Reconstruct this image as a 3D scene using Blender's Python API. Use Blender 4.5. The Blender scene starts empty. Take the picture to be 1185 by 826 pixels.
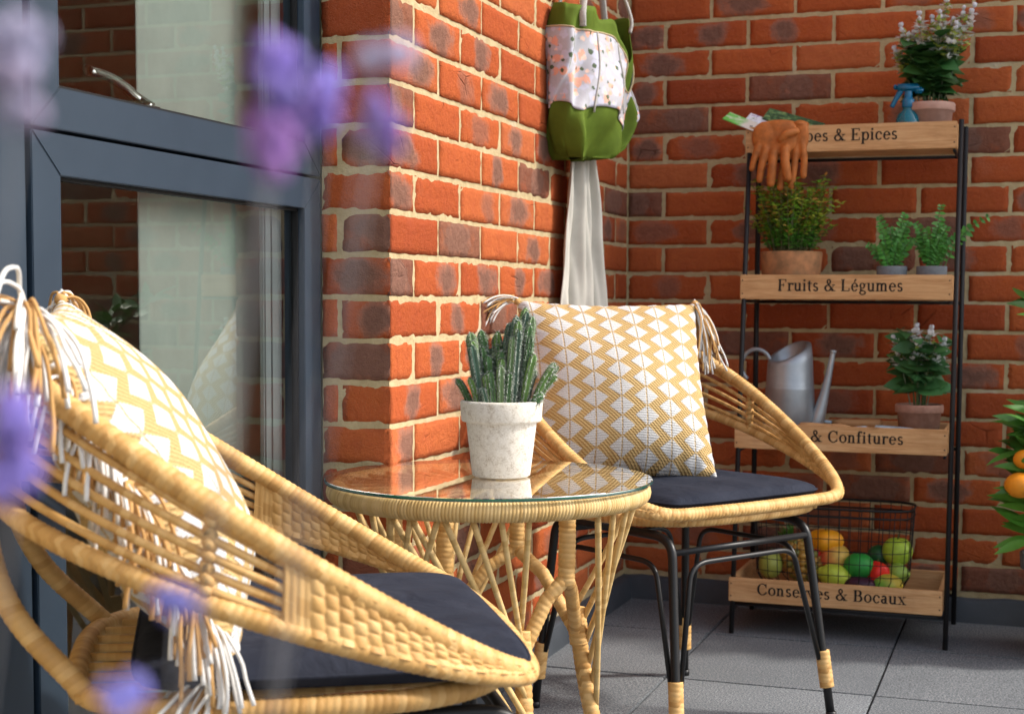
import bpy, bmesh, math, random
import numpy as np
from mathutils import Vector, Matrix
random.seed(7); rng=np.random.RandomState(11)
PI=math.pi
S=bpy.context.scene; COL=S.collection

# ------------------------------------------------------------------ helpers
class MB:
    def __init__(s): s.v=[];s.f=[];s.uv=[];s.d=[]
    def add(s,v,f,uv=None,d=None):
        o=len(s.v); s.v+= [tuple(map(float,p)) for p in v]
        s.f+= [tuple(i+o for i in q) for q in f]
        s.uv+= list(uv) if uv is not None else [(0.,0.)]*len(v)
        s.d+= [tuple(d)]*len(v) if (d is not None and not hasattr(d[0],'__len__')) else (list(d) if d is not None else [(0.5,0.5,0.5,1.)]*len(v))
    def build(s,name,mat,parent=None,smooth=True,loc=None):
        me=bpy.data.meshes.new(name); me.from_pydata(s.v,[],s.f)
        ul=me.uv_layers.new(name='UVMap')
        li=np.zeros(len(me.loops),dtype=np.int32); me.loops.foreach_get('vertex_index',li)
        uv=np.array(s.uv,dtype=np.float32)[li]; ul.data.foreach_set('uv',uv.ravel())
        at=me.color_attributes.new(name='data',type='FLOAT_COLOR',domain='POINT')
        at.data.foreach_set('color',np.array(s.d,dtype=np.float32).ravel())
        if smooth: me.polygons.foreach_set('use_smooth',[True]*len(me.polygons))
        me.materials.append(mat); me.update()
        o=bpy.data.objects.new(name,me); COL.objects.link(o)
        if parent: o.parent=parent
        if loc: o.location=loc
        return o
def thing(name,label,cat,loc=(0,0,0),rz=0,group=None):
    o=bpy.data.objects.new(name,None); COL.objects.link(o); o.empty_display_size=.05
    o.location=loc; o.rotation_euler=(0,0,rz); return tag(o,label,cat,group)
def tag(o,label,cat,group=None):
    o['label']=label; o['category']=cat
    if group: o['group']=group
    return o
def struct(o,kind='structure'): o['kind']=kind; return o
def V(*a): return np.array(a,float)
def nrm(a):
    a=np.asarray(a,float); n=np.linalg.norm(a); return a/n if n>1e-12 else a
def resample(P,ds,closed=False):
    P=np.asarray(P,float)
    if closed: P=np.vstack([P,P[:1]])
    L=np.r_[0,np.cumsum(np.linalg.norm(np.diff(P,axis=0),axis=1))]
    n=max(3,int(round(L[-1]/ds))); t=np.linspace(0,L[-1],n+1)
    Q=np.column_stack([np.interp(t,L,P[:,k]) for k in range(3)])
    return (Q[:-1] if closed else Q),L[-1]
def smoothp(P,it=3,closed=False):
    P=np.asarray(P,float).copy()
    for _ in range(it):
        if closed: P=.25*np.roll(P,1,0)+.5*P+.25*np.roll(P,-1,0)
        else: P[1:-1]=.25*P[:-2]+.5*P[1:-1]+.25*P[2:]
    return P
def spline(pts,n=12):
    P=[np.asarray(p,float) for p in pts]; P=[2*P[0]-P[1]]+P+[2*P[-1]-P[-2]]; out=[]
    for i in range(1,len(P)-2):
        for k in range(n):
            t=k/n; a,b,c,d=P[i-1:i+3]
            out.append(.5*((2*b)+(c-a)*t+(2*a-5*b+4*c-d)*t*t+(3*b-a-3*c+d)*t**3))
    out.append(P[-2]); return np.array(out)
def frames(P,closed):
    n=len(P)
    if closed: T=np.roll(P,-1,0)-np.roll(P,1,0)
    else:
        T=np.gradient(P,axis=0)
    T/=np.maximum(np.linalg.norm(T,axis=1),1e-12)[:,None]
    up=V(0,0,1) if abs(T[0][2])<.9 else V(1,0,0)
    N=np.zeros_like(P); a=nrm(np.cross(up,T[0])); N[0]=a
    for i in range(1,n):
        a=a-T[i]*(a@T[i]); a=nrm(a); N[i]=a
    if closed:   # remove twist
        e=N[0]; a2=nrm(a-T[0]*(a@T[0])); ang=math.atan2(np.cross(a2,e)@T[0],a2@e)
        for i in range(n):
            w=ang*i/n; B=np.cross(T[i],N[i]); N[i]=N[i]*math.cos(w)+B*math.sin(w)
    return T,N,np.cross(T,N)
def tube(mb,P,r,seg=8,closed=False,cap=True,pitch=None,amp=0.,d=None,flat=1.,hel=1):
    """tube along P; pitch/amp give a real wound ridge"""
    P=np.asarray(P,float)
    if pitch: P,L=resample(P,pitch/5.,closed)
    n=len(P)
    D=np.r_[0,np.cumsum(np.linalg.norm(np.diff(P,axis=0),axis=1))]
    if closed: Lt=D[-1]+np.linalg.norm(P[0]-P[-1])
    else: Lt=D[-1]
    T,N,B=frames(P,closed)
    rr=np.full(n,r,float) if np.isscalar(r) else np.interp(np.linspace(0,1,n),np.linspace(0,1,len(r)),r)
    th=np.linspace(0,2*PI,seg,endpoint=False)
    if pitch:
        nw=max(1,round(Lt/pitch)); ph=D/Lt*nw
    else: ph=D/.01
    A=ph[:,None]+hel*th[None,:]/(2*PI)*(1 if pitch else 0)
    R=rr[:,None]*np.ones((1,seg))
    if pitch: R=R+amp*(np.abs(np.sin(PI*A))**.6-.6)
    X=P[:,None,:]+R[...,None]*(np.cos(th)[None,:,None]*N[:,None,:]+flat*np.sin(th)[None,:,None]*B[:,None,:])
    v=X.reshape(-1,3).tolist(); f=[]
    uv=[(th[j]/(2*PI),A[i,j]) for i in range(n) for j in range(seg)]
    m=n if closed else n-1
    for i in range(m):
        i2=(i+1)%n
        for j in range(seg):
            k=(j+1)%seg; f.append((i*seg+j,i*seg+k,i2*seg+k,i2*seg+j))
    if cap and not closed:
        v+=[P[0].tolist(),P[-1].tolist()]; uv+=[(0,A[0,0]),(0,A[-1,0])]
        for j in range(seg):
            k=(j+1)%seg; f.append((n*seg,k,j)); f.append((n*seg+1,(n-1)*seg+j,(n-1)*seg+k))
    mb.add(v,f,uv,d)
def lathe(mb,prof,c=(0,0,0),seg=40,d=None,tilt=None):
    n=len(prof); v=[];uv=[];f=[]
    M=Matrix.Identity(3) if tilt is None else tilt
    for i,(r,z) in enumerate(prof):
        for j in range(seg):
            a=2*PI*j/seg; p=M@Vector((r*math.cos(a),r*math.sin(a),z)); v.append((p.x+c[0],p.y+c[1],p.z+c[2])); uv.append((j/seg,z))
    for i in range(n-1):
        for j in range(seg):
            k=(j+1)%seg; f.append((i*seg+j,i*seg+k,(i+1)*seg+k,(i+1)*seg+j))
    mb.add(v,f,uv,d)
def bevbox(mb,lo,hi,b=.002,seg=2,M=None,d=None):
    bm=bmesh.new(); bmesh.ops.create_cube(bm,size=1)
    c=[(lo[i]+hi[i])/2 for i in range(3)]; s=[abs(hi[i]-lo[i]) for i in range(3)]
    for v in bm.verts: v.co=Vector([v.co[i]*s[i] for i in range(3)])
    if b>0: bmesh.ops.bevel(bm,geom=bm.edges[:],offset=min(b,min(s)*.45),segments=seg,affect='EDGES')
    for v in bm.verts:
        v.co=v.co+Vector(c)
        if M is not None: v.co=M@v.co
    bm.verts.index_update()
    mb.add([tuple(v.co) for v in bm.verts],[tuple(v.index for v in f.verts) for f in bm.faces],[(v.co.x*1.+v.co.y,v.co.z) for v in bm.verts],d); bm.free()
def ico(mb,c,r,sub=2,d=None,M=None,noise=0,fn=None):
    bm=bmesh.new(); bmesh.ops.create_icosphere(bm,subdivisions=sub,radius=1)
    for v in bm.verts:
        p=v.co.copy()
        if fn: p=fn(p)
        if noise: p*=1+noise*math.sin(p.x*7+c[0]*50)*math.cos(p.y*6+p.z*5)
        p=Vector((p.x*r[0],p.y*r[1],p.z*r[2]))
        if M is not None: p=M@p
        v.co=p+Vector(c)
    bm.verts.index_update()
    mb.add([tuple(v.co) for v in bm.verts],[tuple(v.index for v in f.verts) for f in bm.faces],[(v.co.x,v.co.z) for v in bm.verts],d); bm.free()
def leaf(mb,p,dr,up,L,W,droop=.3,fold=.25,n=5,d=None,tip=1.0,wave=0,face=.0):
    p=V(*p); up=V(*up)+V(.2,-1.,.1)*face; dr=nrm(dr); side=nrm(np.cross(dr,up)); upn=nrm(np.cross(side,dr)); v=[];f=[];uv=[]
    for i in range(n+1):
        t=i/n; w=W*.5*(math.sin(PI*min(1,t**.75*.98+.02))**.8)*(1 if t<.6 else 1-(t-.6)*.4*tip)
        if i==n: w=W*.02
        c=p+dr*L*t*(1-.12*droop*t)-V(0,0,1)*L*droop*t*t*.55+upn*wave*math.sin(t*6)*W*.1
        e=fold*w
        v+=[c-side*w+upn*e,c,c+side*w+upn*e]; uv+=[(0,t),(.5,t),(1,t)]
    for i in range(n):
        a=i*3; f+=[(a,a+1,a+4,a+3),(a+1,a+2,a+5,a+4)]
    mb.add(v,f,uv,d)
def copy_tree(o,parent=None):
    c=o.copy(); COL.objects.link(c)
    if parent is not None: c.parent=parent
    for ch in list(o.children): copy_tree(ch,c)
    return c

# ------------------------------------------------------------------ materials
class NT:
    def __init__(s,name):
        s.m=bpy.data.materials.new(name); s.m.use_nodes=True; s.t=s.m.node_tree
        s.b=s.t.nodes['Principled BSDF']; s.out=s.t.nodes['Material Output']
    def n(s,typ,props=None,**inp):
        nd=s.t.nodes.new(typ)
        for k,v in (props or {}).items(): setattr(nd,k,v)
        for k,v in inp.items():
            key=int(k[1:]) if k[0]=='_' and k[1:].isdigit() else k.replace('_',' ')
            s.set(nd.inputs[key],v)
        return nd
    def set(s,sock,v):
        if isinstance(v,bpy.types.NodeSocket): s.t.links.new(v,sock)
        elif isinstance(v,bpy.types.Node): s.t.links.new(v.outputs[0],sock)
        else: sock.default_value=v
    def P(s,**k):
        for a,v in k.items(): s.set(s.b.inputs[a.replace('_',' ')],v)
    def math(s,op,a,b=0.,c=None,clamp=False):
        nd=s.t.nodes.new('ShaderNodeMath'); nd.operation=op; nd.use_clamp=clamp
        s.set(nd.inputs[0],a); s.set(nd.inputs[1],b)
        if c is not None: s.set(nd.inputs[2],c)
        return nd.outputs[0]
    def mix(s,f,a,b):
        nd=s.t.nodes.new('ShaderNodeMix'); nd.data_type='RGBA'
        s.set(nd.inputs[0],f); s.set(nd.inputs[6],a); s.set(nd.inputs[7],b); return nd.outputs[2]
    def ramp(s,f,stops):
        nd=s.t.nodes.new('ShaderNodeValToRGB'); s.set(nd.inputs[0],f); cr=nd.color_ramp
        while len(cr.elements)<len(stops): cr.elements.new(.5)
        for e,(p,c) in zip(cr.elements,stops): e.position=p; e.color=c if len(c)==4 else (*c,1)
        return nd.outputs[0]
    def noise(s,scale,detail=3,rough=.5,vec=None,dist=0.):
        nd=s.n('ShaderNodeTexNoise',Scale=scale,Detail=detail,Roughness=rough,Distortion=dist)
        if vec is not None: s.set(nd.inputs['Vector'],vec)
        return nd.outputs[0]
    def obj(s): return s.n('ShaderNodeTexCoord').outputs['Object']
    def uvn(s): return s.n('ShaderNodeTexCoord').outputs['UV']
    def scale(s,vec,sc): 
        nd=s.n('ShaderNodeVectorMath',{'operation':'MULTIPLY'}); s.set(nd.inputs[0],vec); nd.inputs[1].default_value=sc; return nd.outputs[0]
    def bump(s,h,strength=.3,dist=.002,normal=None):
        nd=s.n('ShaderNodeBump',Strength=strength,Distance=dist,Height=h)
        if normal is not None: s.set(nd.inputs['Normal'],normal)
        return nd.outputs[0]
    def attr(s): 
        nd=s.n('ShaderNodeAttribute',{'attribute_name':'data'}); return nd
def C4(c): return (*c,1.) if len(c)==3 else c
def simple(name,c,rough=.6,metal=0.,var=.12,nscale=40,bump=0.,bscale=200,coat=0.):
    t=NT(name); o=t.obj(); n=t.noise(nscale,4,.6,o)
    t.P(Base_Color=t.ramp(n,[(.3,tuple(x*(1-var) for x in c)),(.7,tuple(min(1,x*(1+var)) for x in c))]),Roughness=rough,Metallic=metal)
    if coat: t.P(Coat_Weight=coat)
    if metal==0: t.b.inputs['Specular IOR Level'].default_value=.12 if rough>.75 else .3
    if bump: t.P(Normal=t.bump(t.noise(bscale,4,.6,o),bump,.001))
    return t.m
def attr_mat(name,rough=.6,var=.15,nscale=60,bump=0.,bscale=200,sub=0.,trans=0.,spec=.5):
    t=NT(name); o=t.obj(); a=t.attr().outputs['Color']; n=t.noise(nscale,3,.6,o)
    k=t.math('MULTIPLY_ADD',n,2*var,1-var)
    nd=t.n('ShaderNodeVectorMath',{'operation':'SCALE'}); t.set(nd.inputs[0],a); t.set(nd.inputs['Scale'],k)
    t.P(Base_Color=nd.outputs[0],Roughness=rough)
    t.b.inputs['Specular IOR Level'].default_value=spec
    if bump: t.P(Normal=t.bump(t.noise(bscale,4,.6,o),bump,.001))
    if trans:
        tr=t.n('ShaderNodeBsdfTranslucent'); t.set(tr.inputs[0],nd.outputs[0])
        mx=t.n('ShaderNodeMixShader'); mx.inputs[0].default_value=trans
        t.t.links.new(t.b.outputs[0],mx.inputs[1]); t.t.links.new(tr.outputs[0],mx.inputs[2]); t.t.links.new(mx.outputs[0],t.out.inputs[0])
    return t.m
# brick: uv = metres inside the brick, data = (tint, stain, seed, seed2)
def brick_mat():
    t=NT('brick'); o=t.obj(); at=t.attr(); sep=t.n('ShaderNodeSeparateColor'); t.set(sep.inputs[0],at.outputs['Color'])
    tint,stain,seed=sep.outputs[0],sep.outputs[1],sep.outputs[2]
    base=t.ramp(tint,[(0,(.29,.058,.020)),(.35,(.41,.090,.026)),(.7,(.48,.118,.034)),(1,(.52,.155,.055))])
    n1=t.noise(28,5,.65,o); base=t.mix(t.math('MULTIPLY_ADD',n1,.9,-.25,clamp=True),base,(.33,.065,.034,1))
    n2=t.noise(300,3,.7,o); base=t.mix(t.math('MULTIPLY_ADD',n2,1.2,-.62,clamp=True),base,(.56,.24,.14,1))
    uv=t.uvn(); s2=t.n('ShaderNodeSeparateXYZ'); t.set(s2.inputs[0],uv)
    # soft oval scorch with a pale halo, centred by seed
    cx=t.math('MULTIPLY_ADD',seed,.10,-.05); du=t.math('SUBTRACT',s2.outputs[0],cx)
    du=t.math('DIVIDE',du,t.math('MULTIPLY_ADD',at.outputs['Alpha'],.04,.032)); dv=t.math('DIVIDE',s2.outputs[1],.036)
    r=t.math('SQRT',t.math('ADD',t.math('MULTIPLY',du,du),t.math('MULTIPLY',dv,dv)))
    r=t.math('ADD',r,t.math('MULTIPLY_ADD',t.noise(19,4,.65,o),1.9,-.95))
    m=t.math('MULTIPLY_ADD',r,-2.6,2.9,clamp=True); on=t.math('MULTIPLY',m,stain,clamp=True)
    core=t.math('MAXIMUM',t.math('MULTIPLY',t.math('MULTIPLY_ADD',r,-2.,1.9,clamp=True),stain,clamp=True),t.math('MULTIPLY',t.math('SUBTRACT',stain,1.05),t.math('MULTIPLY_ADD',t.noise(22,3,.6,o),2.4,-.2),clamp=True))
    base=t.mix(t.math('MULTIPLY',on,.62),base,(.36,.185,.135,1)); base=t.mix(t.math('MULTIPLY',core,.7),base,t.mix(t.noise(60,4,.6,o),(.06,.042,.038,1),(.22,.13,.095,1)))
    eff=t.math('MULTIPLY',t.math('MULTIPLY_ADD',t.noise(2.3,3,.6,o),6.,-3.9,clamp=True),t.math('MULTIPLY_ADD',t.noise(45,5,.7,o),2.2,-.8,clamp=True)); base=t.mix(t.math('MULTIPLY',eff,.4),base,(.55,.47,.42,1))
    t.P(Base_Color=base,Roughness=.95); t.b.inputs['Specular IOR Level'].default_value=.08
    h=t.math('ADD',t.math('MULTIPLY',t.noise(60,6,.65,o,),1.2),t.math('MULTIPLY',t.noise(420,3,.6,o),.5))
    vz=t.n('ShaderNodeTexVoronoi',{'feature':'F1'},Scale=150.); t.set(vz.inputs['Vector'],o)
    pit=t.math('MULTIPLY_ADD',vz.outputs[0],-6,1.0,clamp=True); h=t.math('SUBTRACT',h,t.math('MULTIPLY',pit,t.math('MULTIPLY_ADD',t.noise(35,2,.5,o),3,-1.6,clamp=True)))
    ck=t.n('ShaderNodeTexVoronoi',{'feature':'DISTANCE_TO_EDGE'},Scale=9.); t.set(ck.inputs['Vector'],t.scale(o,(1,1,2.2))); cr=t.math('MULTIPLY',t.math('MULTIPLY_ADD',t.math('ADD',ck.outputs[0],t.math('MULTIPLY_ADD',t.noise(40,3,.6,o),.06,-.03)),-40.,1.,clamp=True),t.math('MULTIPLY_ADD',t.noise(7,2,.5,o),5.,-2.9,clamp=True)); h=t.math('SUBTRACT',h,t.math('MULTIPLY',cr,1.5))
    t.P(Normal=t.bump(h,1.0,.006)); return t.m
M={}
M['brick']=brick_mat()
t=NT('mortar'); o=t.obj(); n=t.noise(30,5,.6,o)
t.P(Base_Color=t.mix(t.math('MULTIPLY_ADD',t.noise(6,2,.5,o),3.,-1.9,clamp=True),t.ramp(n,[(.3,(.40,.305,.16)),(.7,(.53,.42,.24))]),(.62,.58,.5,1)),Roughness=.95,Normal=t.bump(t.math('ADD',t.noise(160,5,.7,o),t.math('MULTIPLY',t.noise(45,4,.6,o),1.2)),.7,.005)); M['mortar']=t.m
def rattan_mat(name,a,b,c):
    t=NT(name); o=t.obj(); s2=t.n('ShaderNodeSeparateXYZ'); t.set(s2.inputs[0],t.uvn())
    wn=t.n('ShaderNodeTexWhiteNoise',{'noise_dimensions':'1D'}); t.set(wn.inputs['W'],t.math('FLOOR',s2.outputs[1]))
    k=t.math('ADD',t.math('MULTIPLY',wn.outputs[0],.5),t.math('MULTIPLY',t.noise(22,4,.6,o),.55))
    base=t.ramp(k,[(.1,a),(.45,b),(.85,c)])
    st=t.noise(1.,3,.6,t.scale(o,(900,900,900))); base=t.mix(t.math('MULTIPLY_ADD',st,.8,-.3,clamp=True),base,tuple(x*.82 for x in b)+(1,))
    t.P(Base_Color=base,Roughness=.52,Normal=t.bump(t.noise(500,4,.7,o),.35,.0010)); t.b.inputs['Specular IOR Level'].default_value=.3
    return t.m
M['rattan']=rattan_mat('rattan',(.36,.18,.05),(.56,.325,.11),(.68,.44,.185))
M['rattan_pale']=rattan_mat('rattan_pale',(.42,.25,.08),(.58,.39,.155),(.68,.49,.235))
M['black_metal']=simple('black_metal',(.012,.012,.013),.38,0.,.1,30,.05,300)
M['shelf_metal']=simple('shelf_metal',(.014,.013,.014),.5,0,.1,30,.1,300)
M['wire']=simple('wire',(.010,.010,.010),.45)
t=NT('cushion_fabric'); o=t.obj(); uvv=t.uvn()
w1=t.n('ShaderNodeTexWave',{'wave_type':'BANDS','bands_direction':'X'},Scale=300.,Distortion=.6); t.set(w1.inputs['Vector'],o)
w2=t.n('ShaderNodeTexWave',{'wave_type':'BANDS','bands_direction':'Y'},Scale=300.,Distortion=.6); t.set(w2.inputs['Vector'],o)
cl=t.noise(14,4,.6,o)
t.P(Base_Color=t.ramp(cl,[(.3,(.017,.020,.032)),(.7,(.026,.030,.045))]),Roughness=.85,Normal=t.bump(t.math('ADD',w1.outputs[1],w2.outputs[1]),.15,.0006,t.bump(t.noise(13,4,.55,o,1.2),.6,.010))); ln=t.math('MULTIPLY_ADD',t.noise(900,2,.5,o),9.,-6.1,clamp=True); t.P(Base_Color=t.mix(t.math('MULTIPLY',ln,.5),t.ramp(cl,[(.3,(.015,.018,.029)),(.7,(.027,.031,.046))]),(.13,.14,.17,1))); t.b.inputs['Specular IOR Level'].default_value=.1; M['cushion']=t.m
# patterned pillow: uv in metres
def pillow_mat():
    t=NT('pillow_weave'); s2=t.n('ShaderNodeSeparateXYZ'); t.set(s2.inputs[0],t.uvn()); U,W=s2.outputs[0],s2.outputs[1]
    cw,ch=.0570,.0425
    col=t.math('FLOOR',t.math('DIVIDE',U,cw)); fu=t.math('ABSOLUTE',t.math('SUBTRACT',t.math('FRACT',t.math('DIVIDE',U,cw)),.5))
    odd=t.math('MULTIPLY',t.math('FLOORED_MODULO',col,2.),.5)
    # step the diamonds' edges like woven floats
    Wq=t.math('MULTIPLY',t.math('FLOOR',t.math('DIVIDE',W,.0027)),.0027)
    fv=t.math('ABSOLUTE',t.math('SUBTRACT',t.math('FRACT',t.math('ADD',t.math('DIVIDE',Wq,ch),odd)),.5))
    dd=t.math('MINIMUM',t.math('ADD',t.math('DIVIDE',fu,.50),t.math('DIVIDE',fv,.51)),t.math('ADD',t.math('DIVIDE',t.math('SUBTRACT',1.,fu),.50),t.math('DIVIDE',t.math('SUBTRACT',.5,fv),.53)))
    white=t.math('MULTIPLY_ADD',dd,-14.,14.3,clamp=True)
    line=t.math('MULTIPLY_ADD',fu,-60.,2.2,clamp=True)   # thin tan thread down the middle
    white=t.math('SUBTRACT',white,t.math('MULTIPLY',line,.75),clamp=True)
    nz=t.noise(500,3,.6,t.uvn())
    rib=t.n('ShaderNodeTexWave',{'wave_type':'BANDS','bands_direction':'Y','wave_profile':'SIN'},Scale=62.,Distortion=.8,Detail=1.)
    t.set(rib.inputs['Vector'],t.uvn()); rib.inputs['Detail Scale'].default_value=30
    rx=t.n('ShaderNodeTexWave',{'wave_type':'BANDS','bands_direction':'DIAGONAL','wave_profile':'SIN'},Scale=75.,Distortion=.5); t.set(rx.inputs['Vector'],t.uvn())
    tan=t.mix(rx.outputs[1],(.46,.31,.135,1),(.59,.42,.20,1)); tan=t.mix(t.math('MULTIPLY_ADD',nz,.8,-.2,clamp=True),tan,(.55,.36,.14,1))
    wh=t.mix(nz,(.56,.56,.56,1),(.66,.66,.66,1))
    t.P(Base_Color=t.mix(white,tan,wh),Roughness=.95); t.b.inputs['Specular IOR Level'].default_value=.08
    h=t.math('ADD',t.math('MULTIPLY',white,1.6),t.math('ADD',t.math('MULTIPLY',rib.outputs[1],.55),t.math('MULTIPLY',t.math('SUBTRACT',1.,white),t.math('MULTIPLY',rx.outputs[1],.9))))
    t.P(Normal=t.bump(t.math('ADD',h,t.math('MULTIPLY',t.noise(260,4,.7,t.uvn()),1.3)),.8,.0022)); return t.m
M['pillow']=pillow_mat()
M['yarn']=attr_mat('yarn',.9,.12,200,.3,900)
def wood_mat(name,a,b,c):
    t=NT(name); o=t.obj(); v=t.scale(o,(2.2,30,34)); n=t.noise(3.,6,.6,v,1.2); n2=t.noise(12,3,.6,t.scale(o,(3,60,60)))
    k=t.math('ADD',t.math('MULTIPLY',n,.75),t.math('MULTIPLY',n2,.25))
    t.b.inputs['Specular IOR Level'].default_value=.25; kv=t.n('ShaderNodeTexVoronoi',{'feature':'F1'},Scale=1.); t.set(kv.inputs['Vector'],t.scale(o,(7,16,16))); kn=t.math('MULTIPLY_ADD',kv.outputs[0],-9.,1.1,clamp=True); bs=t.mix(t.math('MULTIPLY',kn,.55),t.ramp(k,[(.32,a),(.5,b),(.68,c)]),tuple(x*.45 for x in a)+(1,)); bs=t.mix(t.math('MULTIPLY_ADD',t.noise(9,4,.65,o),1.6,-.75,clamp=True),bs,tuple(x*.8 for x in a)+(1,))
    t.P(Base_Color=bs,Roughness=.6,Normal=t.bump(k,.15,.001)); return t.m
M['wood']=wood_mat('oak_board',(.42,.21,.085),(.58,.33,.15),(.68,.43,.22))
M['handle_wood']=wood_mat('handle_wood',(.36,.17,.07),(.46,.25,.11),(.54,.31,.15))
M['ink']=simple('lettering_black',(.012,.010,.009),.7)
M['frame']=simple('window_frame_grey',(.013,.023,.038),.45,0,.06,8,.04,900)
t=NT('window_paint'); o=t.obj(); du=t.noise(9,4,.6,o); sp_=t.noise(700,2,.6,o)
t.P(Base_Color=t.mix(t.math('MULTIPLY_ADD',sp_,10.,-7.,clamp=True),t.ramp(du,[(.3,(.017,.030,.048)),(.7,(.023,.038,.058))]),(.10,.11,.12,1)),Roughness=.42); t.b.inputs['Specular IOR Level'].default_value=.35
M['frame']=t.m
M['seal']=simple('black_gasket',(.006,.006,.007),.6)
M['inner']=simple('inner_frame_grey',(.30,.34,.36),.5,0,.05)
M['curtain']=simple('curtain_cloth',(.52,.58,.53),.9,0,.05,20)
M['room']=simple('room_paint',(.60,.57,.50),.9,0,.05)
M['chrome']=simple('satin_steel',(.62,.62,.6),.22,1.,.03)
t=NT('slab'); o=t.obj()
sp=t.noise(260,4,.85,o); sp2=t.noise(5,4,.6,o); at=t.attr()
b0=t.ramp(sp,[(.40,(.055,.062,.070)),(.5,(.125,.137,.150)),(.57,(.30,.315,.33))])
b0=t.mix(t.math('MULTIPLY_ADD',sp2,.9,-.25,clamp=True),b0,(.10,.11,.122,1))
vm=t.n('ShaderNodeVectorMath',{'operation':'SCALE'}); t.set(vm.inputs[0],b0); s3=t.n('ShaderNodeSeparateColor'); t.set(s3.inputs[0],at.outputs['Color']); t.set(vm.inputs['Scale'],t.math('MULTIPLY_ADD',s3.outputs[0],.3,.85))
t.P(Base_Color=vm.outputs[0],Roughness=.85,Normal=t.bump(t.math('ADD',sp,t.math('MULTIPLY',t.noise(60,4,.6,o),.6)),.4,.0015)); t.b.inputs['Specular IOR Level'].default_value=.2; M['slab']=t.m
M['joint']=simple('joint_sand',(.03,.03,.03),.95)
M['ground']=simple('outer_ground',(.20,.20,.19),.9,0,.2,3)
M['upstand']=simple('grey_upstand',(.050,.058,.070),.55,0,.18,9,.4,30)
# glass
def glass_mat(name,tint,refl,ior=1.5):
    t=NT(name); t.t.nodes.remove(t.b)
    tr=t.n('ShaderNodeBsdfTransparent',Color=C4(tint)); gl=t.n('ShaderNodeBsdfGlossy',Color=(1,1,1,1),Roughness=.0)
    fr=t.n('ShaderNodeFresnel',IOR=ior); fac=t.math('MULTIPLY',fr.outputs[0],refl,clamp=True)
    mx=t.n('ShaderNodeMixShader'); t.set(mx.inputs[0],fac); t.t.links.new(tr.outputs[0],mx.inputs[1]); t.t.links.new(gl.outputs[0],mx.inputs[2]); t.t.links.new(mx.outputs[0],t.out.inputs[0]); return t.m
M['pane']=glass_mat('window_glass',(.90,.94,.92),2.2)
M['glass']=glass_mat('table_glass',(.95,.97,.96),.85)
t=NT('glass_edge'); t.P(Base_Color=(.01,.10,.085,1),Roughness=.1); t.b.inputs['Transmission Weight'].default_value=.35; M['glass_edge']=t.m
M['stonepot']=(lambda t:(t.P(Base_Color=t.ramp(t.math('ADD',t.math('MULTIPLY',t.noise(90,5,.7,t.obj()),.6),t.math('MULTIPLY',t.noise(400,2,.6,t.obj()),.4)),[(.36,(.40,.34,.27)),(.48,(.60,.56,.49)),(.66,(.70,.67,.61))]),Roughness=.9,Normal=t.bump(t.noise(260,5,.7,t.obj()),.35,.002)),t.m)[1])(NT('stone_pot'))
def pot_mat(name,a,b,moss=None):
    t=NT(name); o=t.obj(); n=t.noise(30,5,.65,o); base=t.ramp(n,[(.35,a),(.65,b)])
    if moss:
        s2=t.n('ShaderNodeSeparateXYZ'); t.set(s2.inputs[0],o); k=t.math('ADD',t.math('MULTIPLY',s2.outputs[2],-14.),t.math('MULTIPLY_ADD',t.noise(18,4,.6,o),2.,-.1),clamp=True)
        base=t.mix(t.math('MULTIPLY',k,.6),base,C4(moss))
    t.b.inputs['Specular IOR Level'].default_value=.15; t.P(Base_Color=base,Roughness=.9,Normal=t.bump(t.noise(200,4,.6,o),.3,.001)); return t.m
M['terra']=pot_mat('terracotta_mossy',(.22,.12,.06),(.44,.20,.09),(.20,.19,.11))
M['pinkpot']=pot_mat('pink_terracotta',(.40,.24,.19),(.50,.31,.25))
M['redpot']=pot_mat('weathered_terracotta',(.28,.15,.11),(.42,.24,.18),(.2,.2,.14))
M['greypot']=simple('grey_concrete_pot',(.16,.175,.19),.85,0,.15,60,.3)
M['soil']=simple('soil',(.03,.02,.013),.95,0,.5,90,.8,150)
M['leafy']=attr_mat('leaf',.42,.18,50,0,200,0,.22)
M['cactus']=attr_mat('cactus_skin',.75,.2,80,.3,300,0,.05)
M['flower']=attr_mat('petal',.6,.08,50,0,200,0,.3)
M['zinc']=(lambda t:(t.P(Base_Color=t.ramp(t.noise(12,5,.6,t.obj()),[(.3,(.30,.33,.36)),(.7,(.46,.49,.52))]),Metallic=.7,Roughness=t.math('MULTIPLY_ADD',t.noise(30,4,.6,t.obj()),.2,.36)),t.m)[1])(NT('galvanised_zinc'))
M['leather']=simple('tan_leather',(.42,.13,.028),.6,0,.3,50,.7,120)
M['bag_green']=simple('green_canvas',(.090,.135,.016),.8,0,.15,20,.25,900)
t=NT('floral_print'); o=t.obj()
def blob(scale,th,seed):
    vz=t.n('ShaderNodeTexVoronoi',{'feature':'F1'},Scale=scale); t.set(vz.inputs['Vector'],t.scale(t.n('ShaderNodeVectorMath',{'operation':'ADD'},_0=o,_1=(seed,seed*.7,seed*.3)).outputs[0],(1,1,1)))
    return t.math('MULTIPLY_ADD',t.math('ADD',vz.outputs[0],t.math('MULTIPLY_ADD',t.noise(70,3,.6,o),.75,-.37)),-12.,th*12.,clamp=True)
bse=(.43,.42,.46,1); c1=t.mix(blob(36,.45,1.),bse,(.50,.50,.60,1)); c1=t.mix(blob(30,.36,4.3),c1,(.72,.36,.26,1)); c1=t.mix(blob(46,.27,2.1),c1,(.07,.10,.05,1)); c1=t.mix(blob(42,.3,7.7),c1,(.78,.55,.45,1))
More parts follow.
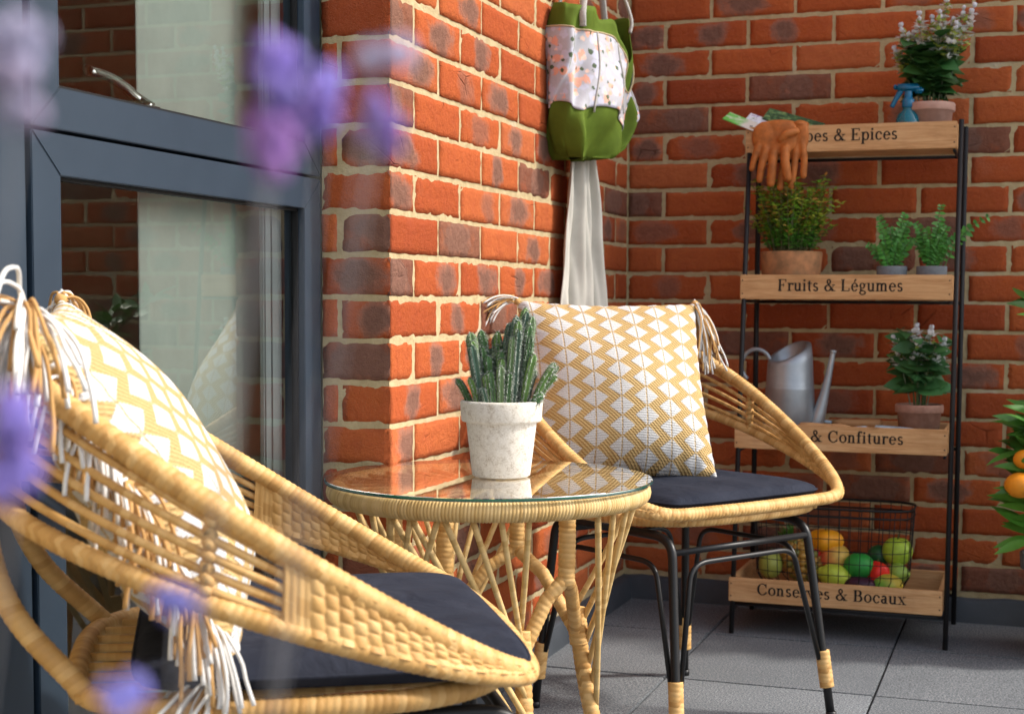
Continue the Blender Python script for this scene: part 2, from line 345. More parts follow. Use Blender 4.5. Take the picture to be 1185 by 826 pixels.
t.P(Base_Color=c1,Roughness=.8,Normal=t.bump(t.noise(25,3,.5,o),.4,.006)); M['floral']=t.m
M['rope']=simple('grey_cord',(.42,.40,.37),.9,0,.15,200,.4,600)
M['linen']=simple('linen_cloth',(.50,.48,.43),.95,0,.06,25,.3,700)
M['trim']=simple('beige_trim',(.42,.33,.2),.9)
M['blue_plastic']=(lambda t:(t.P(Base_Color=(.004,.13,.26,1),Roughness=.25),t.m)[1])(NT('blue_plastic'))
M['blue_bottle']=(lambda t:(t.P(Base_Color=(.01,.30,.42,1),Roughness=.08),t.b.inputs['Transmission Weight'].__setattr__('default_value',.6),t.m)[2])(NT('blue_bottle'))
M['tool_blue']=simple('pale_blue_enamel',(.42,.52,.60),.3)
M['fruit']=attr_mat('fruit_skin',.38,.42,45,.35,160,0,0,.35)
M['peel']=simple('orange_peel',(.75,.27,.015),.4,0,.1,30,.4,260)
M['bark']=simple('bark',(.12,.08,.05),.9,0,.3,60,.6)
M['iron']=simple('hook_steel',(.3,.3,.3),.35,1.)

# ------------------------------------------------------------------ brick wall
COURSE=.075; ZT=1.6463; K0=-18; K1=21      # mortar bed k at z = ZT - .075 k
mbB=MB(); brk=random.Random(5)
def brick(o,u,n,L,H,stain=0,tint=None,sharp=(0,0)):
    """o = centre of the front face, u = along, n = outward"""
    gx=max(4,int(L/.014)); gz=6; o=V(*o);u=V(*u);n=V(*n); w=V(0,0,1)
    seed=brk.random(); tint=brk.betavariate(2.2,1.8) if tint is None else tint; s2=brk.random()
    jx=brk.uniform(-.0012,.0012); jz=brk.uniform(-.0012,.0012); rot=brk.uniform(-.006,.006); out=brk.uniform(-.0012,.0012)
    v=[];uv=[]
    for j in range(gz+1):
        for i in range(gx+1):
            a=i/gx*2-1; b=j/gz*2-1; x=a*L/2; z=b*H/2
            ea=max(0,(abs(x)-(L/2-.005))/.005); eb=max(0,(abs(z)-(H/2-.005))/.005)
            shp=(a<-.99 and sharp[0]) or (a>.99 and sharp[1]); ea=0 if (sharp[0] and a<0) or (sharp[1] and a>0) else ea
            e=min(1,math.hypot(ea,eb))
            edge=(i in(0,gx)) or (j in(0,gz))
            dd=(0 if shp else out+brk.uniform(-.0007,.0007))-.0022*e*e
            if edge and not shp: x+=brk.uniform(-.0011,.0011); z+=brk.uniform(-.0011,.0011)
            v.append(o+u*(x+(0 if (sharp[0] or sharp[1]) else jx))+w*(z+jz+rot*x)+n*dd); uv.append((x,z))
    f=[(j*(gx+1)+i,j*(gx+1)+i+1,(j+1)*(gx+1)+i+1,(j+1)*(gx+1)+i) for j in range(gz) for i in range(gx)]
    # rim ring going back into the mortar
    ring=[j*0+i for i in range(gx+1)]+[j*(gx+1)+gx for j in range(1,gz+1)]+[gz*(gx+1)+i for i in range(gx-1,-1,-1)]+[j*(gx+1) for j in range(gz-1,0,-1)]
    k0=len(v)
    for i in ring:
        sx=uv[i][0]; ins=(.004 if (sharp[0] and sx<-L/2+.003) else (-.004 if (sharp[1] and sx>L/2-.003) else 0)); v.append(v[i]-n*(.02 if ins==0 else .008)+u*ins); uv.append(uv[i])
    m=len(ring)
    for i in range(m): f.append((ring[(i+1)%m],ring[i],k0+i,k0+(i+1)%m))
    mbB.add(v,f,uv,(tint,stain,seed,s2))
def stainv():
    r=brk.random(); return 2.1 if r<.09 else 1. if r<.34 else (.55 if r<.46 else (0.3 if r<.45 else 0.))
MJ=.0098; PL=1.5594  # pillar face at y=-PL
WX=-.133            # window plane x
XEND=1.93; a0,b0_=.0973,.2212
for k in range(K0,K1):
    zc=ZT-COURSE*(k+.5); H=COURSE-MJ
    # back wall (faces -y): row k between bed k and k+1 ; k odd -> joints at a0+.225i
    j0=a0 if k%2 else b0_
    xs=[0]+[j0+.225*i for i in range(20) if j0+.225*i<XEND-.03]+[XEND]
    for a,b in zip(xs[:-1],xs[1:]):
        L=b-a-MJ+(.006 if a==0 else 0); brick(((a+b)/2+(.003 if a else 0),0,zc),(1,0,0),(0,-1,0),L,H,stainv())
    # left wall (faces +x) from y=-PL to 0 ; measured joints: row 8,10,.. start with a header
    j0=.1075 if (k%2==0)==(True) else .22
    # row index parity: row between beds 8 and 9 starts with header
    ys=[0]+[j0+.2225*i for i in range(12) if j0+.2225*i<PL-.04]+[PL]
    for a,b in zip(ys[:-1],ys[1:]):
        L=b-a-MJ*(.5 if a==0 else 1); c=(a+b)/2-(MJ/4 if a==0 else 0); brick((0,-PL+c,zc),(0,1,0),(1,0,0),L,H,stainv(),None,(1 if a==0 else 0,0))
    # pillar return (faces -y) between window and corner
    if k%2==0: xs=[WX,0.0]
    else: xs=[WX,WX+.034,0.0]
    for a,b in zip(xs[:-1],xs[1:]):
        L=b-a-(MJ*.5 if b<0 else 0)-(MJ*.5 if a>WX else 0)+(.0 if b<0 else .0)
        brick(((a+b)/2+(MJ*.25 if a>WX else 0)-(MJ*.25 if b<0 else 0),-PL,zc),(1,0,0),(0,-1,0),L,H,stainv() if L>.05 else 0,None,(0,1 if b==0 else 0))
wall=thing('brick_wall','red brick wall with cream mortar, its corner behind the table and the shelf rack','wall')
o=mbB.build('brick_face',M['brick'],wall)
mm=MB(); zb=ZT-COURSE*K1-.02; zt2=ZT-COURSE*K0
def sheet(mb,p0,u,n,L,z0,z1,step=.02):
    p0=V(*p0);u=V(*u);n=V(*n); nx=max(1,int(L/step)); nz=int((z1-z0)/step); v=[]
    for j in range(nz+1):
        for i in range(nx+1):
            edge=i in(0,nx); v.append(p0+u*(L*i/nx)+V(0,0,1)*(z0+(z1-z0)*j/nz)+n*(0 if edge else brk.uniform(-.0009,.0009)))
    mb.add(v,[(j*(nx+1)+i,j*(nx+1)+i+1,(j+1)*(nx+1)+i+1,(j+1)*(nx+1)+i) for j in range(nz) for i in range(nx)])
R_=.0030
sheet(mm,(-R_,R_,0),(1,0,0),(0,-1,0),XEND+R_,zb,zt2)
sheet(mm,(-R_,-PL+R_,0),(0,1,0),(1,0,0),PL,zb,zt2)
sheet(mm,(WX,-PL+R_,0),(1,0,0),(0,-1,0),-WX-R_,zb,zt2)
mm.build('mortar',M['mortar'],wall)
# the wall's body behind the faces
core=MB(); bevbox(core,(-.6,.02,-.02),(XEND-.01,.30,zt2),0); bevbox(core,(-.10,-PL+.025,-.02),(-.03,.02,zt2),0)
core.build('wall_core',M['mortar'],wall,False)
up=MB(); 
def strip(mb,a,b,n,z1=.062,th=.024):
    a=V(*a);b=V(*b);n=V(*n); m=40; v=[]
    for i in range(m+1):
        p=a+(b-a)*i/m; q=th+brk.uniform(-.001,.001); zz=z1+brk.uniform(-.0025,.0025)
        v+=[p+n*(q+.004),p+n*(q+.002)+V(0,0,.006),p+n*q+V(0,0,zz-.006),p+n*(q-.006)+V(0,0,zz),p+n*(-.012)+V(0,0,zz)]
    mb.add(v,[(i*5+j,(i+1)*5+j,(i+1)*5+j+1,i*5+j+1) for i in range(m) for j in range(4)])
strip(up,(-.0,0,0),(XEND,0,0),(0,-1,0)); strip(up,(0,-PL-.024,0),(0,.02,0),(1,0,0)); strip(up,(WX,-PL,0),(.02,-PL,0),(0,-1,0))
up.build('grey_upstand',M['upstand'],wall)

# ------------------------------------------------------------------ floor
g=MB(); g.add([(-40,-40,-.03),(40,-40,-.03),(40,40,-.03),(-40,40,-.03)],[(0,1,2,3)]); struct(g.build('ground',M['ground'],None,False))
g=MB(); g.add([(WX,-6,-.006),(4,-6,-.006),(4,.0,-.006),(WX,.0,-.006)],[(0,1,2,3)]); struct(g.build('patio_bed',M['joint'],None,False))
g=MB(); PX,PY=.447,.4475; rr=random.Random(3)
for i in range(-1,8):
    for j in range(0,14):
        x0=.322+PX*(i-1); y1=.0705-PY*j; x1=x0+PX; y0=y1-PY
        x0=max(x0,WX); y1=min(y1,.0)
        if x1-x0<.03: continue
        gp=.0022; h=rr.uniform(-.0007,.0007); bevbox(g,(x0+gp,y0+gp,-.03),(x1-gp,y1-gp,h),.0022,2,None,(rr.random(),rr.random(),0,1))
struct(g.build('patio_paving',M['slab'],None,False))

# ------------------------------------------------------------------ window
win=thing('window','anthracite framed window with one pane above another, left of the brick pillar','window',(WX,-1.95,0))
wl=lambda x,y,z:(x-0,y+1.95,z)   # window-local: x from plane, y
def frame4(y0,y1,z0,z1,wl_,wr,wt,wb,x0=-.05,x1=0.,name='sash_frame'):
    """mitred frame of four rails with hairline mitre gaps"""
    f=MB(); g_=.0004
    O=[(y0,z0),(y1,z0),(y1,z1),(y0,z1)]; I=[(y0+wl_,z0+wb),(y1-wr,z0+wb),(y1-wr,z1-wt),(y0+wl_,z1-wt)]
    for a in range(4):
        b=(a+1)%4; P=[O[a],O[b],I[b],I[a]]; c=np.mean(P,axis=0); d=nrm(V(O[b][0]-O[a][0],O[b][1]-O[a][1],0))[:2]
        Q=[np.array(P[0])+d*g_,np.array(P[1])-d*g_,np.array(P[2])-d*g_,np.array(P[3])+d*g_]
        bm=bmesh.new(); lo=[bm.verts.new((x0,q[0]+1.95,q[1])) for q in Q]; hi=[bm.verts.new((x1,q[0]+1.95,q[1])) for q in Q]
        bm.faces.new(lo[::-1]); bm.faces.new(hi)
        for k in range(4): bm.faces.new((lo[k],lo[(k+1)%4],hi[(k+1)%4],hi[k]))
        bmesh.ops.recalc_face_normals(bm,faces=bm.faces[:]); bmesh.ops.bevel(bm,geom=bm.edges[:],offset=.0012,segments=2,affect='EDGES'); bm.verts.index_update()
        f.add([tuple(v.co) for v in bm.verts],[tuple(v.index for v in q.verts) for q in bm.faces]); bm.free()
    return f.build(name,M['frame'],win,False)
YL,YR=-2.348,-1.5625
up_=frame4(YL+.003,YR,1.0335,2.25,.058,.060,.06,.054,name='upper_sash'); lo_=frame4(YL+.003,YR,.03,1.0285,.058,.060,.054,.06,name='lower_sash')
f=MB(); bevbox(f,(-.10,YL-.13+1.95,0),(-.004,YL-.003+1.95,2.3),.002); f.build('mullion',M['frame'],win,False)
f=MB(); bevbox(f,(-.09,YL-.003+1.95,0.0),(-.03,YR+1.95-.002,.03),.001); bevbox(f,(-.09,YL+1.95-.003,0.03),(-.045,YL+.008+1.95,2.3),.0); bevbox(f,(-.09,YL+1.95+.01,1.022),(-.03,YR+1.95-.004,1.040),.0); f.build('black_gasket',M['seal'],win,False)
def pane(z0,z1,par,nm):
    f=MB(); y0,y1=YL+.055+1.95,YR-.055+1.95; f.add([(-.02,y0,z0),(-.02,y1,z0),(-.02,y1,z1),(-.02,y0,z1)],[(0,1,2,3)]); f.build('pane',M['pane'],par,False)
    # dark gasket line round the glass
    f=MB(); e=.004
    ya,yb=YL+.061+1.95,YR-.060+1.95
    for lo,hi in (((-.024,ya,z0+.01),(-.012,ya+e,z1-.01)),((-.024,yb-e,z0+.01),(-.012,yb,z1-.01)),((-.024,ya,z1-.014),(-.012,yb,z1-.009)),((-.024,ya,z0+.006),(-.012,yb,z0+.01))): bevbox(f,lo,hi,0)
    f.build('glazing_bead',M['seal'],par,False)
pane(1.083,2.2,up_,'a'); pane(.082,.984,lo_,'b')
# inner frame battens seen through the right side of the glass
for k,(ya,yb,x0,x1) in enumerate(((-1.690,-1.668,-.052,-.040),(-1.660,-1.622,-.056,-.044),(-1.612,-1.575,-.060,-.048))):
    f=MB(); bevbox(f,(x0,ya+1.95,.03),(x1,yb+1.95,2.25),.003); f.build('inner_frame_strip',M['inner'],win,False)
f=MB(); P=spline([(-.03,-2.035+1.95,1.094),(-.048,-2.045+1.95,1.108),(-.052,-2.075+1.95,1.122),(-.052,-2.11+1.95,1.130),(-.052,-2.155+1.95,1.132)],6); tube(f,P,[.013,.012,.011,.010,.010],12,flat=.7)
bevbox(f,(-.045,-2.06+1.95,1.083),(-.022,-2.02+1.95,1.097),.002)
f.build('handle',M['chrome'],win)
# room behind the glass
f=MB(); x0,x1,y0,y1,z0,z1=-2.2,WX-.06,-4.2,-1.25,-.02,2.5
f.add([(x0,y0,z0),(x1,y0,z0),(x1,y1,z0),(x0,y1,z0),(x0,y0,z1),(x1,y0,z1),(x1,y1,z1),(x0,y1,z1)],[(0,1,2,3),(4,7,6,5),(0,4,5,1),(2,6,7,3),(0,3,7,4)])
struct(f.build('interior_walls',M['room'],None,False))
f=MB(); m=160; xc=WX-.098; ya,yb=-1.975,-1.30; v=[]
for i in range(m+1):
    y=ya+(yb-ya)*i/m; x=xc+.0025*math.sin(i*.22)+.003*math.sin(i*.09+1)
    v+=[(x,y,.01),(x,y,2.45)]
f.add(v,[(2*i,2*i+2,2*i+3,2*i+1) for i in range(m)]); cu=f.build('curtain',M['curtain']); tag(cu,'pale grey green curtain hanging inside behind the window glass','curtain')
sm=cu.modifiers.new('s','SOLIDIFY'); sm.thickness=.003
# house wall toward the camera, left of the window and above
f=MB(); bevbox(f,(WX-.3,-6,0),(WX-.004,YL-.135,2.9),0); bevbox(f,(WX-.3,YL-.135,2.31),(WX-.006,-PL+.02,2.9),0)
ho=f.build('house_wall',M['mortar'],None,False); tag(ho,'plain rendered house wall above and left of the window','wall')

# ------------------------------------------------------------------ table
right=V(.9483,.3174,0)   # camera right, horizontal
toc=V(.3174,-.9483,0)    # toward the camera
TC=V(.226,-1.665,0); TZ=.53
tab=thing('rattan_table','round glass topped rattan table with splayed wrapped legs, carrying the cactus pot','table',tuple(TC))
def dirv(deg): a=math.radians(deg); return toc*math.cos(a)+right*math.sin(a)
circ=lambda r,z,n=200:[(r*math.cos(2*PI*i/n),r*math.sin(2*PI*i/n),z) for i in range(n)]
f=MB(); tube(f,circ(.2475,TZ-.0215),.0172,16,True,pitch=.0052,amp=.0020,flat=1.0); f.build('table_ring',M['rattan_pale'],tab)
f=MB(); n=128
lathe(f,[(0.0,TZ),(.2665,TZ),(.2675,TZ-.001)],seg=n); o=f.build('glass_top',M['glass'],tab,False)
f=MB(); lathe(f,[(.2678,TZ-.0008),(.2683,TZ-.003),(.2675,TZ-.0058),(.262,TZ-.006)],seg=n); f.build('glass_edge',M['glass_edge'],o)
poles=[50,165,255,338]; legs=[104,210,297,22]
def bez(a,b,c,n=14): return [(1-t)**2*V(*a)+2*t*(1-t)*V(*b)+t*t*V(*c) for t in np.linspace(0,1,n)]
def at(deg,r,z): p=dirv(deg)*r; return V(p[0],p[1],z)
joints={}
for L in legs:
    f=MB(); J=at(L,.150,.30); joints[L]=J; foot=at(L,.215,0)
    tube(f,resample(bez(foot,at(L,.165,.14),J),.01)[0],.0135,14,pitch=.0105,amp=.0014); f.build('leg',M['rattan'],tab)
for P in poles:
    f=MB(); E=at(P,.165,.385); tube(f,[at(P,.165,TZ-.03),at(P,.166,.45),E-V(0,0,.012)],.0135,12,pitch=.008,amp=.0014); f.build('pole',M['rattan'],tab)
    ds=sorted(legs,key=lambda L:min((L-P)%360,(P-L)%360))[:2]
    for L in ds:
        f=MB(); J=joints[L]; tube(f,[E,(E*.55+J*.45)+V(0,0,.004),J-V(0,0,.035)],.0112,12,pitch=.0095,amp=.0012); f.build('diagonal_strut',M['rattan'],tab)
rr=random.Random(4)
for L in legs:
    J=joints[L]; foot=at(L,.215,0)
    for s_,kk in {104:((-1,6),),22:((-1,6),),297:((1,5),),210:((-1,5),(1,5))}[L]:
        for k in range(kk):
            dg=L+s_*(6+10.5*k)+rr.uniform(-1.5,1.5); top=at(dg,.243,TZ-.03); tt=-.03+.115*k; e=J*(1-tt)+foot*tt
            mid=(top+e)/2+at(dg,.006,0); f=MB(); tube(f,bez(top,mid,e,10),.0050,8); f.build('cane',M['rattan_pale'],tab)
    f=MB(); dd_=nrm(at(L,.165,.14)-J); tube(f,[J+V(0,0,.006),J+dd_*.03,J+dd_*.055],[.0145,.0165,.0155],12,pitch=.009,amp=.0013); f.build('binding',M['rattan'],tab)
# canes fanned under the glass
for k in range(30):
    a=math.radians(k*12+4); p=V(math.cos(a),math.sin(a),0); f=MB()
    tube(f,bez(p*.245+V(0,0,TZ-.012),p*.15+V(0,0,TZ-.013),p*.045+V(0,0,TZ-.018),8),.0042,6); f.build('radial_cane',M['rattan_pale'],tab)
f=MB(); tube(f,circ(.045,TZ-.020,60),.006,10,True,pitch=.007,amp=.0008); f.build('centre_ring',M['rattan_pale'],tab)

# ------------------------------------------------------------------ cactus
cac=thing('potted_cactus','green spiny cactus clump in a rough pale stone pot on the glass table','cactus',(.245,-1.66,TZ+.001))
f=MB(); rt=.0655
lathe(f,[(0,.0005),(.044,.0005),(.0475,.003),(.0575,.088),(.0575,.089),(.0645,.091),(.066,.094),(.0675,.121),(.0665,.124),(.063,.125),(.0595,.122),(.056,.10),(0,.10)],seg=64); f.build('pot',M['stonepot'],cac)
f=MB(); 
for j in range(300):
    a=rr.uniform(0,2*PI); r=.055*math.sqrt(rr.random()); ico(f,(r*math.cos(a),r*math.sin(a),.106+rr.uniform(0,.006)),(rr.uniform(.002,.005),)*3,1,(.20,.13,.06,1) if rr.random()<.5 else (.3,.22,.12,1))
f.build('soil',M['yarn'],cac)
cpx=6.95e-4*2.375*1/1.175  # metres per px at the pot (approx 1/708)
mp=1/717.
_R=random.Random(77)
tips=[(25,345,.0075,0),(88,140,.0125,-.005),(132,130,.0105,.012),(85,335,.008,-.02),(140,378,.007,-.035),(205,135,.009,.02),(262,95,.011,.0),(290,66,.0105,-.012),(328,30,.011,.022),(358,66,.0115,.006),(185,205,.0125,.014),(265,310,.008,-.03),(462,270,.008,-.005),(412,415,.0085,-.03),(165,240,.012,-.012),(225,215,.011,-.016),(370,230,.009,-.018),(240,170,.010,.03)]
tips=tips+[(a+_R.uniform(-14,14),b+_R.uniform(10,90),c_*.85,d_+_R.uniform(-.02,.02)) for a,b,c_,d_ in tips+tips+tips if b<300]
for i,(zx,zy,r,dy) in enumerate(tips):
    r*=.62
    px=520+zx/3.757; py=340+zy/3.757; xo=(px-580)*mp; zo=(547-py)*mp+.0
    tip=right*xo-toc*dy*1.0+V(0,0,zo*1.0-.002)
    bx=np.clip(xo*.62,-.045,.045); base=right*bx-toc*dy*.9+V(0,0,.098)
    pts=bez(base,base*.4+tip*.6+V(0,0,.02)-(tip-base)*.1,tip,16); pts,Lc=resample(pts,.003)
    f=MB(); T,N_,B_=frames(np.array(pts),False); ribs=6; seg=ribs*4; v=[];uv=[];fc=[]; nn=len(pts)
    for a in range(nn):
        t_=a/(nn-1); rad=r*min(1,(.55+1.2*t_))*math.sqrt(max(0.02,1-max(0,(t_-.88)/.12)**2))
        for b in range(seg):
            th=2*PI*b/seg; rr_=rad*(1+.30*math.cos(ribs*th)+.05*math.cos(ribs*th)*math.sin(a*2.6)); v.append(pts[a]+rr_*(math.cos(th)*N_[a]+math.sin(th)*B_[a])); uv.append((b/seg,t_))
    for a in range(nn-1):
        for b in range(seg): fc.append((a*seg+b,a*seg+(b+1)%seg,(a+1)*seg+(b+1)%seg,(a+1)*seg+b))
    gcol=rr.choice([(.06,.15,.045,1),(.12,.25,.06,1),(.06,.13,.08,1),(.13,.23,.09,1)])
    dl=[]
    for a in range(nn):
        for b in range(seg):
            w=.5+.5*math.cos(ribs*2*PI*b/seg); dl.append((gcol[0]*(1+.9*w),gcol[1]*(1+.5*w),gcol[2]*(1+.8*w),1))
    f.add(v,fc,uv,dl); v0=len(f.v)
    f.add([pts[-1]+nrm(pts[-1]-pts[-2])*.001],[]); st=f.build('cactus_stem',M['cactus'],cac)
    f=MB()
    for a in range(2,nn,1):
        for b in range(ribs):
            th=2*PI*b/ribs; t_=a/(nn-1); rad=r*1.28*min(1,(.55+1.2*t_))*math.sqrt(max(0.02,1-max(0,(t_-.88)/.12)**2)); q=math.cos(th)*N_[a]+math.sin(th)*B_[a]; p=pts[a]+q*rad
            for s_ in range(4):
                dd=nrm(q+T[a]*rr.uniform(-.6,.6)+np.cross(q,T[a])*rr.uniform(-.9,.9)); sd=nrm(np.cross(dd,T[a]))*.0011; L_=rr.uniform(.003,.0075)
                f.add([p-sd,p+sd,p+dd*L_],[(0,1,2)],None,(.50,.54,.48,1))
    f.build('spines',M['yarn'],st,False)

# ------------------------------------------------------------------ chairs
CP=[0.214,0.246,0.429,0.327,0.308,0.778,0.615,1.096,0.336]
def half(kind,k=None):
    a,b,s,w,Lb,zu,zl,pu,wl2=CP; t_=np.linspace(0,1,60); an=t_*PI/2
    W=w if kind=='u' else wl2; Z=zu if kind=='u' else zl
    f=np.stack([a+(W-a)*np.sin(an),-b*np.cos(an)],1); g=np.stack([W*np.cos(an)**.9,Lb*np.sin(an)**.9],1)
    xy=np.vstack([f,g[1:]]); u=(xy[:,1]+b)/(Lb+b); P=np.column_stack([xy,s+(Z-s)*u**pu])
    return resample(P,.006)[0]
def reparam(P,n): 
    L=np.r_[0,np.cumsum(np.linalg.norm(np.diff(P,axis=0),axis=1))]; t_=np.linspace(0,L[-1],n); return np.column_stack([np.interp(t_,L,P[:,k]) for k in range(3)])
HU,HL=reparam(half('u'),160),reparam(half('l'),160)
mir=lambda P:P*np.array([-1,1,1])
def loop(H,front=True,s=0,ds=.006):   # left front -> back -> right front
    return np.vstack([mir(H),H[::-1][1:]])
def make_chair(ip=62):
    c=thing('rattan_chair','','chair')
    a,b,s=CP[0],CP[1],CP[2]
    H=HU.copy(); full=loop(H); fr=[(x,-b-.012*math.cos(x/a*PI/2),s) for x in np.linspace(a,-a,30)[1:-1]]
    P=np.vstack([full,fr]); P,_=resample(P,.006,True); P=smoothp(P,22,True)
    f=MB(); tube(f,P,.0122,14,True,pitch=.0082,amp=.0014); f.build('arm_rail',M['rattan'],c)
    Lf=loop(HL[4:]); f=MB(); tube(f,smoothp(Lf,6),.0102,12,False,pitch=.0082,amp=.0012); f.build('lower_rail',M['rattan'],c)
    for k in range(5):
        w=(k+1)/6.; Q=HU*(1-w)+HL*w; Q=Q[ip-6:]; Q=Q+V(0,0,0); f=MB(); q=loop(Q); q=q+np.column_stack([.0015*np.sin(np.arange(len(q))*.11+k*2),0*q[:,0],.0015*np.sin(np.arange(len(q))*.07+k)])
        tube(f,q,.0043,8); f.build('spindle',M['rattan'],c)
    # woven arm panels
    for sg in (1,-1):
        f=MB(); nu,nv=170,44
        U=reparam(HU[3:ip+1],nu); Lw=reparam(HL[3:ip+1],nu); out=[]
        for side in (1,-1):
            v=[];uv=[]
            for i in range(nu):
                tg=nrm(U[min(i+1,nu-1)]-U[max(i-1,0)]); 
                d_=Lw[i]-U[i]; wd=np.linalg.norm(d_)+1e-6; nn_=nrm(np.cross(tg,d_)) if wd>.004 else V(1,0,0)
                if nn_[0]<0: nn_=-nn_
                for j in range(nv):
                    w=j/(nv-1); p=U[i]+d_*w
                    arc=i*.0016 # metres along approx
                    col_=i/ (nu/22.); row=w*8
                    ci=math.floor(col_); cf=col_-ci
                    if i>nu-16: h=.0012*abs(math.sin(PI*(nu-i)/4.))          # wrapped edge columns
                    else:
                        ph=(row+ci*1.)/2.; rf=ph-math.floor(ph)
                        h=.0036*(max(0,math.sin(PI*cf))**.45)*(max(0,math.sin(PI*rf))**.30)
                    thick=.0068*(1-.35*abs(2*w-1)**2)+.0045*abs(2*w-1)**4
                    v.append((p+nn_*side*(thick+h))*V(sg,1,1)); uv.append((w,ci*3.+math.floor((row+ci)/2.)*7.+.5))
            fc=[(i*nv+j,i*nv+j+1,(i+1)*nv+j+1,(i+1)*nv+j) for i in range(nu-1) for j in range(nv-1)]
            f.add(v,fc,uv)
        o0=nu*nv; e=[]
        for j in range(nv-1): e.append(((nu-1)*nv+j,(nu-1)*nv+j+1,o0+(nu-1)*nv+j+1,o0+(nu-1)*nv+j))
        f.f+=e; f.build('woven_arm_panel',M['rattan'],c)
        # ties across the canes and the back posts
        for it,r_ in ((76,.0056),):
            pu,pl_=HU[it]*V(sg,1,1),HL[it]*V(sg,1,1); f=MB(); n_=40; q=[]
            for i in range(n_): w=i/(n_-1); q.append(pu*(1-w)+pl_*w+V(sg*.0055*math.sin(i*1.35),.003*math.cos(i*1.35),0))
            tube(f,q,r_,8); f.build('tie',M['rattan'],c)
        for it,x in ((138,.16),):
            pu,pl_=HU[it]*V(sg,1,1),HL[it]*V(sg,1,1); f=MB(); tube(f,resample(spline([pu,pl_+V(0,.012,0),pl_*.45+V(sg*.17,.215,s-.01)*.55+V(0,.03,0),V(sg*.17,.205,s-.014)],8),.01)[0],.0115,12,pitch=.0085,amp=.0009); f.build('back_post',M['rattan'],c)
    # seat ring below the arms
    sr=[]
    for i in range(120):
        th=2*PI*i/120; ex=2/3.6; x=.258*abs(math.cos(th))**ex*(1 if math.cos(th)>0 else -1); y=-.012+.235*abs(math.sin(th))**ex*(1 if math.sin(th)>0 else -1); sr.append((x*((1-.14*(-y/.24)**3) if y<0 else 1-.3*y),y,s-.016))
    f=MB(); tube(f,sr,.0118,12,True,pitch=.0082,amp=.0013); f.build('seat_ring',M['rattan'],c)
    f=MB()
    for k in range(9):
        x=-.18+k*.045; tube(f,[(x,-.235,s-.016),(x,0,s-.02),(x,.215,s-.016)],.005,8)
    f.build('seat_canes',M['rattan'],c)
    # black steel base
    tz=s-.043; F_={'fl':(-.252,-.295),'fr':(.168,-.295),'br':(.168,.12),'bl':(-.252,.12)}; T_={'fl':(-.215,-.235),'fr':(.150,-.235),'br':(.145,.10),'bl':(-.215,.10)}
    def P3(k,t_): fo,to=F_[k],T_[k]; return V(fo[0]+(to[0]-fo[0])*t_,fo[1]+(to[1]-fo[1])*t_,tz*t_)
    for k in F_:
        oth={'fl':'bl','bl':'fl','fr':'br','br':'fr'}[k]; e=P3(k,1.); m_=(e+P3(oth,1.))/2; m_[2]=tz; dn=nrm(m_-e)
        f=MB(); pts=list(bez(P3(k,0.0),P3(k,.5),P3(k,.90),4))+list(bez(P3(k,.91),e,e+dn*.05,8))+[m_]
        tube(f,pts,.0088,12); lg=f.build('leg',M['black_metal'],c)
        f=MB(); tube(f,[P3(k,.155),P3(k,.34)],.0142,12,pitch=.0088,amp=.0009,flat=1.0); f.build('leg_binding',M['rattan'],lg)
        f=MB(); lathe(f,[(0,0),(.0105,0),(.0105,.012),(0,.014)],tuple(P3(k,0)),16); f.build('rubber_foot',M['black_metal'],lg)
    for a_,b_ in (('fl','fr'),('bl','br'),('fl','bl'),('fr','br')):
        pa,pb=P3(a_,.30),P3(b_,.30); off=nrm(pb-pa)*.012; ta,tb=P3(a_,.82)+nrm(pb-pa)*.045,P3(b_,.82)-nrm(pb-pa)*.045
        f=MB(); d2=nrm(tb-ta)
        pts=[pa+off]+list(bez(pa*.08+ta*.92,ta+V(0,0,.02),ta+d2*.045+V(0,0,.02),8))+list(bez(tb-d2*.045+V(0,0,.02),tb+V(0,0,.02),pb*.08+tb*.92,8))+[pb-off]
        tube(f,pts,.0052,10); f.build('brace',M['black_metal'],c)
    for a_,b_ in (('fl','fr'),('bl','br')):
        f=MB(); tube(f,[P3(a_,.93),P3(b_,.93)],.0062,10); f.build('crossbar',M['black_metal'],c)
    return c
ch=make_chair(45); ch['label']='rattan chair on black steel legs, behind the table in front of the shelf rack'; ch['category']='chair'; ch['group']='rattan patio chairs'
ch.location=(.367,-.998,0); ch.rotation_euler=(0,0,.999)
ch2=make_chair(62); ch2['category']='chair'; ch2['group']='rattan patio chairs'; ch2['label']='rattan chair close up at the lower left beside the window'
ch2.location=(.248,-2.403,0); ch2.rotation_euler=(0,0,2.13)
